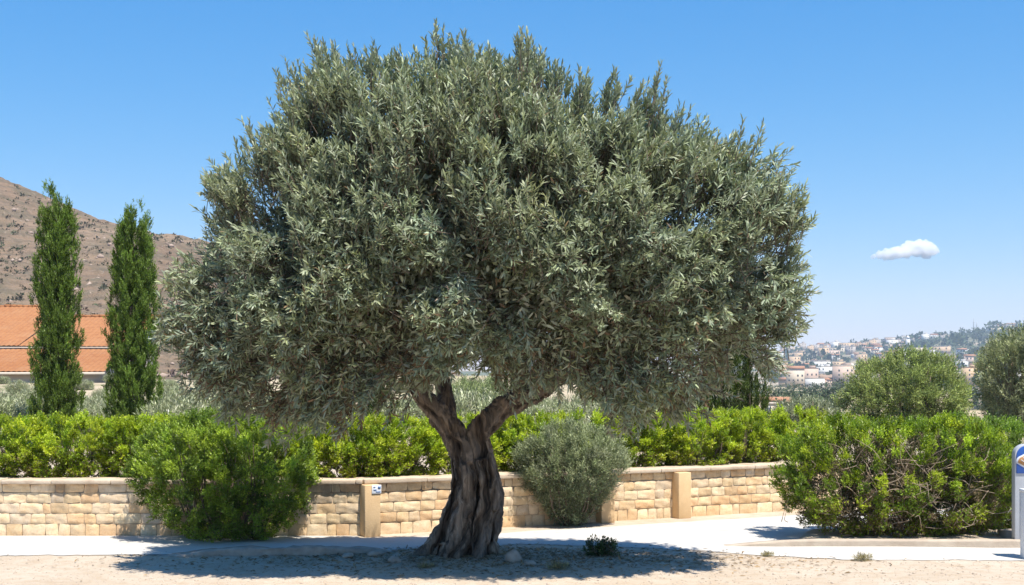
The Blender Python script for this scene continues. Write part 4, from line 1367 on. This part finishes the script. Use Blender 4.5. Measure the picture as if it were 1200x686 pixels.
# ------------------------------------------------------------------ small things near the camera
def rock(label, a, b, s, seed, group='rough stones round the tree bed'):
    x, y = gx(a, b)
    bm = bmesh.new(); bmesh.ops.create_icosphere(bm, subdivisions=3, radius=1)
    for v in bm.verts:
        q = v.co.copy(); f = 1 + .22 * mnoise.noise(q * 1.3 + Vector((seed, 0, 0))) + .10 * mnoise.noise(q * 3.1 + Vector((0, seed, 0))) + .04 * mnoise.noise(q * 8)
        v.co = Vector((q.x * s[0] * f, q.y * s[1] * f, q.z * s[2] * f))
    for f in bm.faces: f.smooth = True
    me = bpy.data.meshes.new('rock'); bm.to_mesh(me); bm.free()
    o = link('rock', me, M['rock'], None, (x, y, s[2] * .35 + float(terrain(x, y)))); o.rotation_euler = (0, 0, seed)
    tag(o, label, 'rock', group)
rock('rounded grey rock touching the right foot of the olive trunk', 602, 661, (.085, .07, .075), 1.1)
rock('small flat stone just right of the trunk rock', 622, 664, (.06, .05, .03), 2.3)
rock('low stone in the dark bed left of the trunk roots', 440, 655, (.08, .06, .035), 3.7)
rock('flat stone at the shaded bed edge left of the roots', 408, 656, (.07, .05, .03), 4.2)
rock('small stone half sunk beside the left root', 462, 662, (.06, .05, .04), 5.9)

g_ = np.random.default_rng(61)
n = 5200
qx = g_.uniform(-5.6, 5.6, n); qy = 9.8 + 2.5 * g_.random(n) ** .9
ok = qy < np.interp(qx, rx, south) + .15
qx, qy = qx[ok], qy[ok]; n = len(qx)
o = link('gravel', rock_mesh('gravel', n, np.stack([qx, qy, terrain(qx, qy) + .001], -1), g_.lognormal(-5.05, .42, n), 8), plain('gravel_stone', (.52, .43, .34), (.34, .28, .22), 12, .95, .1))
tag(o, 'loose gravel scattered over the pale soil', 'gravel', None, 'stuff')
n = 5200
qx = g_.normal(-.2, 1.35, n); qy = 12.0 + g_.normal(0, .42, n) - .1
ok = (qy < np.interp(qx, rx, south) + .2) & (qy > 10.6)
qx, qy = qx[ok], qy[ok]; n = len(qx)
d = np.stack([g_.normal(size=n), g_.normal(size=n), g_.normal(0, .12, n)], -1)
cL = np.array([.26, .18, .10])[None] * g_.uniform(.5, 1.5, (n, 1))
a = leaf_arrays(np.stack([qx, qy, terrain(qx, qy) + .008], -1), d, np.tile([0, 0, 1.], (n, 1)) + g_.normal(0, .3, (n, 3)), g_.uniform(.04, .07, n), g_.uniform(.01, .016, n), cL)
o = link('leaf_litter', np_mesh('leaf_litter', a[0], a[1], a[2], col=a[3]), M['litter'])
tag(o, 'dry brown leaf litter lying under the olive tree', 'leaf litter', None, 'stuff')

# ------------------------------------------------------------------ blue topped post at the right edge
M['post_grey'] = plain('post_grey', (.44, .46, .49), (.38, .40, .43), 6, .5, .4)
M['post_white'] = plain('post_white', (.74, .75, .77), (.68, .70, .72), 5, .5, .4)
M['post_blue'] = plain('post_blue', (.018, .085, .34), (.015, .075, .30), 8, .4, .5)
M['gold'] = plain('emblem_gold', (.46, .25, .09), (.38, .19, .07), 30, .45, .5)
M['emblem_pale'] = plain('emblem_pale', (.62, .66, .72), None, 30, .5, .4)
Yp = 12.70
Xp = (1189.5 - 600) / F * Yp
post = empty('information_post', (Xp, Yp, .06))
tag(post, 'grey information post with rounded blue top and gold emblem', 'post')
PW, PD, PH = .30, .09, CAM_H - (521 - HOR) / F * Yp - .06
zb = PH - .285                                         # blue part starts here
def slab(x0, x1, y0, y1, z0, z1, r=0, n=8):
    """upright slab, top corners rounded with radius r; front face looks to -y"""
    pts = [(x0, z0), (x1, z0)]
    if r:
        pts += [(x1 - r + r * math.cos(q), z1 - r + r * math.sin(q)) for q in np.linspace(0, math.pi / 2, n)]
        pts += [(x0 + r + r * math.cos(q), z1 - r + r * math.sin(q)) for q in np.linspace(math.pi / 2, math.pi, n)]
    else: pts += [(x1, z1), (x0, z1)]
    k = len(pts); mb = MB()
    mb.poly([(a, y0, b) for a, b in pts] + [(a, y1, b) for a, b in pts], [tuple(range(k)), tuple(range(2 * k - 1, k - 1, -1))] + [((q + 1) % k, q, k + q, k + (q + 1) % k) for q in range(k)])
    return mb
slab(0, PW, 0, PD, -.06, PH, .11).build('body', M['post_grey'], post, bevel=.004)
slab(.012, PW - .012, -.012, -.002, zb, PH - .012, .10).build('blue_panel', M['post_blue'], post, bevel=.002)
mb = slab(.05, PW - .012, -.010, -.002, .04, zb - .16, 0); mb.build('white_panel', M['post_white'], post, bevel=.002)
# emblem: pale outline, gold fan of ribs above a gold base
ecx, ecz = .135, zb + .135
em = empty('emblem', (0, 0, 0)); em.parent = post
mb = MB(); k = 20
fan = lambda r, y: [(ecx + r * 1.12 * math.cos(q), y, ecz - .02 + r * .62 * math.sin(q) * (1.1 + .05 * math.cos(7 * q))) for q in np.linspace(-.15, math.pi + .15, k)]
def plate(r, y0, y1, foot):
    a_ = fan(r, y0) + [(ecx - r * .35, y0, ecz - foot), (ecx + r * .35, y0, ecz - foot)]
    b_ = [(p[0], y1, p[2]) for p in a_]; n_ = len(a_)
    m_ = MB(); m_.poly(a_ + b_, [tuple(range(n_))[::-1], tuple(range(n_, 2 * n_))] + [(q, (q + 1) % n_, n_ + (q + 1) % n_, n_ + q) for q in range(n_)])
    return m_
plate(.118, -.0165, -.0125, .085).build('emblem_outline', M['emblem_pale'], em)
plate(.100, -.0215, -.017, .070).build('emblem_fan', M['gold'], em)
mb = MB()
for q in np.linspace(.25, math.pi - .25, 6):
    p0 = np.array([ecx, -.0235, ecz - .055]); p1 = np.array([ecx + .088 * math.cos(q), -.0235, ecz - .012 + .05 * math.sin(q)])
    dv = p1 - p0; nv2 = np.array([-dv[2], 0, dv[0]]); nv2 = nv2 / np.linalg.norm(nv2) * .0028
    mb.poly([p0 - nv2, p0 + nv2, p1 + nv2, p1 - nv2, p0 - nv2 + [0, .0015, 0], p0 + nv2 + [0, .0015, 0], p1 + nv2 + [0, .0015, 0], p1 - nv2 + [0, .0015, 0]], [(0, 1, 2, 3), (7, 6, 5, 4), (0, 4, 5, 1), (1, 5, 6, 2), (2, 6, 7, 3), (3, 7, 4, 0)])
mb.build('emblem_ribs', M['emblem_pale'], em)
# white cabinet post standing before it, cut by the photo's edge
Yb = F * CAM_H / (657 - HOR)
wb = empty('white_bollard', ((1196.5 - 600) / F * Yb + .045, Yb, 0))
tag(wb, 'white rectangular bollard in front of the blue topped post at the right edge', 'bollard')
Hb = CAM_H - (574 - HOR) / F * Yb
slab(0, .20, 0, .14, -.05, Hb - .03, 0).build('body', M['post_white'], wb, bevel=.008)
slab(-.008, .208, -.008, .148, Hb - .029, Hb, 0).build('cap', M['post_white'], wb, bevel=.006)

# ------------------------------------------------------------------ cloud
cl_c = px(1066, 293, 5200)
bmc = bmesh.new()
g_ = np.random.default_rng(71)
for a, b, r in [(1030, 299, 5), (1038, 298, 7), (1046, 298, 7), (1053, 295, 7.5), (1060, 293, 8.5), (1068, 291.5, 9), (1077, 290, 9.5), (1086, 291, 9), (1093, 294, 7.5), (1072, 296, 7), (1084, 297, 7), (1062, 298, 6.5), (1024, 301, 3)]:
    c = px(a, b, 5200 + g_.normal(0, 12)); bm2 = bmesh.new()
    ret = bmesh.ops.create_icosphere(bmc, subdivisions=3, radius=r / F * 5200)
    for v in ret['verts']: v.co = Vector((v.co.x * 1.15, v.co.y, v.co.z * .9)) + Vector(c - cl_c)
    bm2.free()
mec = bpy.data.meshes.new('cloud'); bmc.to_mesh(mec); bmc.free()
oc = bpy.data.objects.new('cloud', mec)
COL.objects.link(oc); oc.location = cl_c
rm = oc.modifiers.new('remesh', 'REMESH'); rm.mode = 'VOXEL'; rm.voxel_size = 3.0
tx = bpy.data.textures.new('puffs', 'CLOUDS'); tx.noise_scale = 30; tx.noise_depth = 4
dm = oc.modifiers.new('puffs', 'DISPLACE'); dm.texture = tx; dm.strength = 42; dm.mid_level = .5; dm.texture_coords = 'LOCAL'
t = NT('cloud_vapour')
t.n.remove(t.b)
vp = t.n.new('ShaderNodeVolumePrincipled'); vp.inputs['Color'].default_value = (1, 1, 1, 1); vp.inputs['Density'].default_value = .06
vp.inputs['Anisotropy'].default_value = .2
t.L(vp.outputs[0], t.out.inputs['Volume'])
mec.materials.append(t.m)
tag(oc, 'single small white puffy cloud low in the blue sky at right', 'cloud')

# ------------------------------------------------------------------ haze
hz = MB(); hz.box((0, 1350, 55), (5200, 3300, 150))
t = NT('haze_air'); t.n.remove(t.b)
vp = t.n.new('ShaderNodeVolumePrincipled'); vp.inputs['Color'].default_value = (.60, .76, 1.0, 1); vp.inputs['Density'].default_value = .00017
t.L(vp.outputs[0], t.out.inputs['Volume'])
tag(hz.build('haze', t.m), 'thin blue summer haze over the whole valley', 'haze', None, 'stuff')
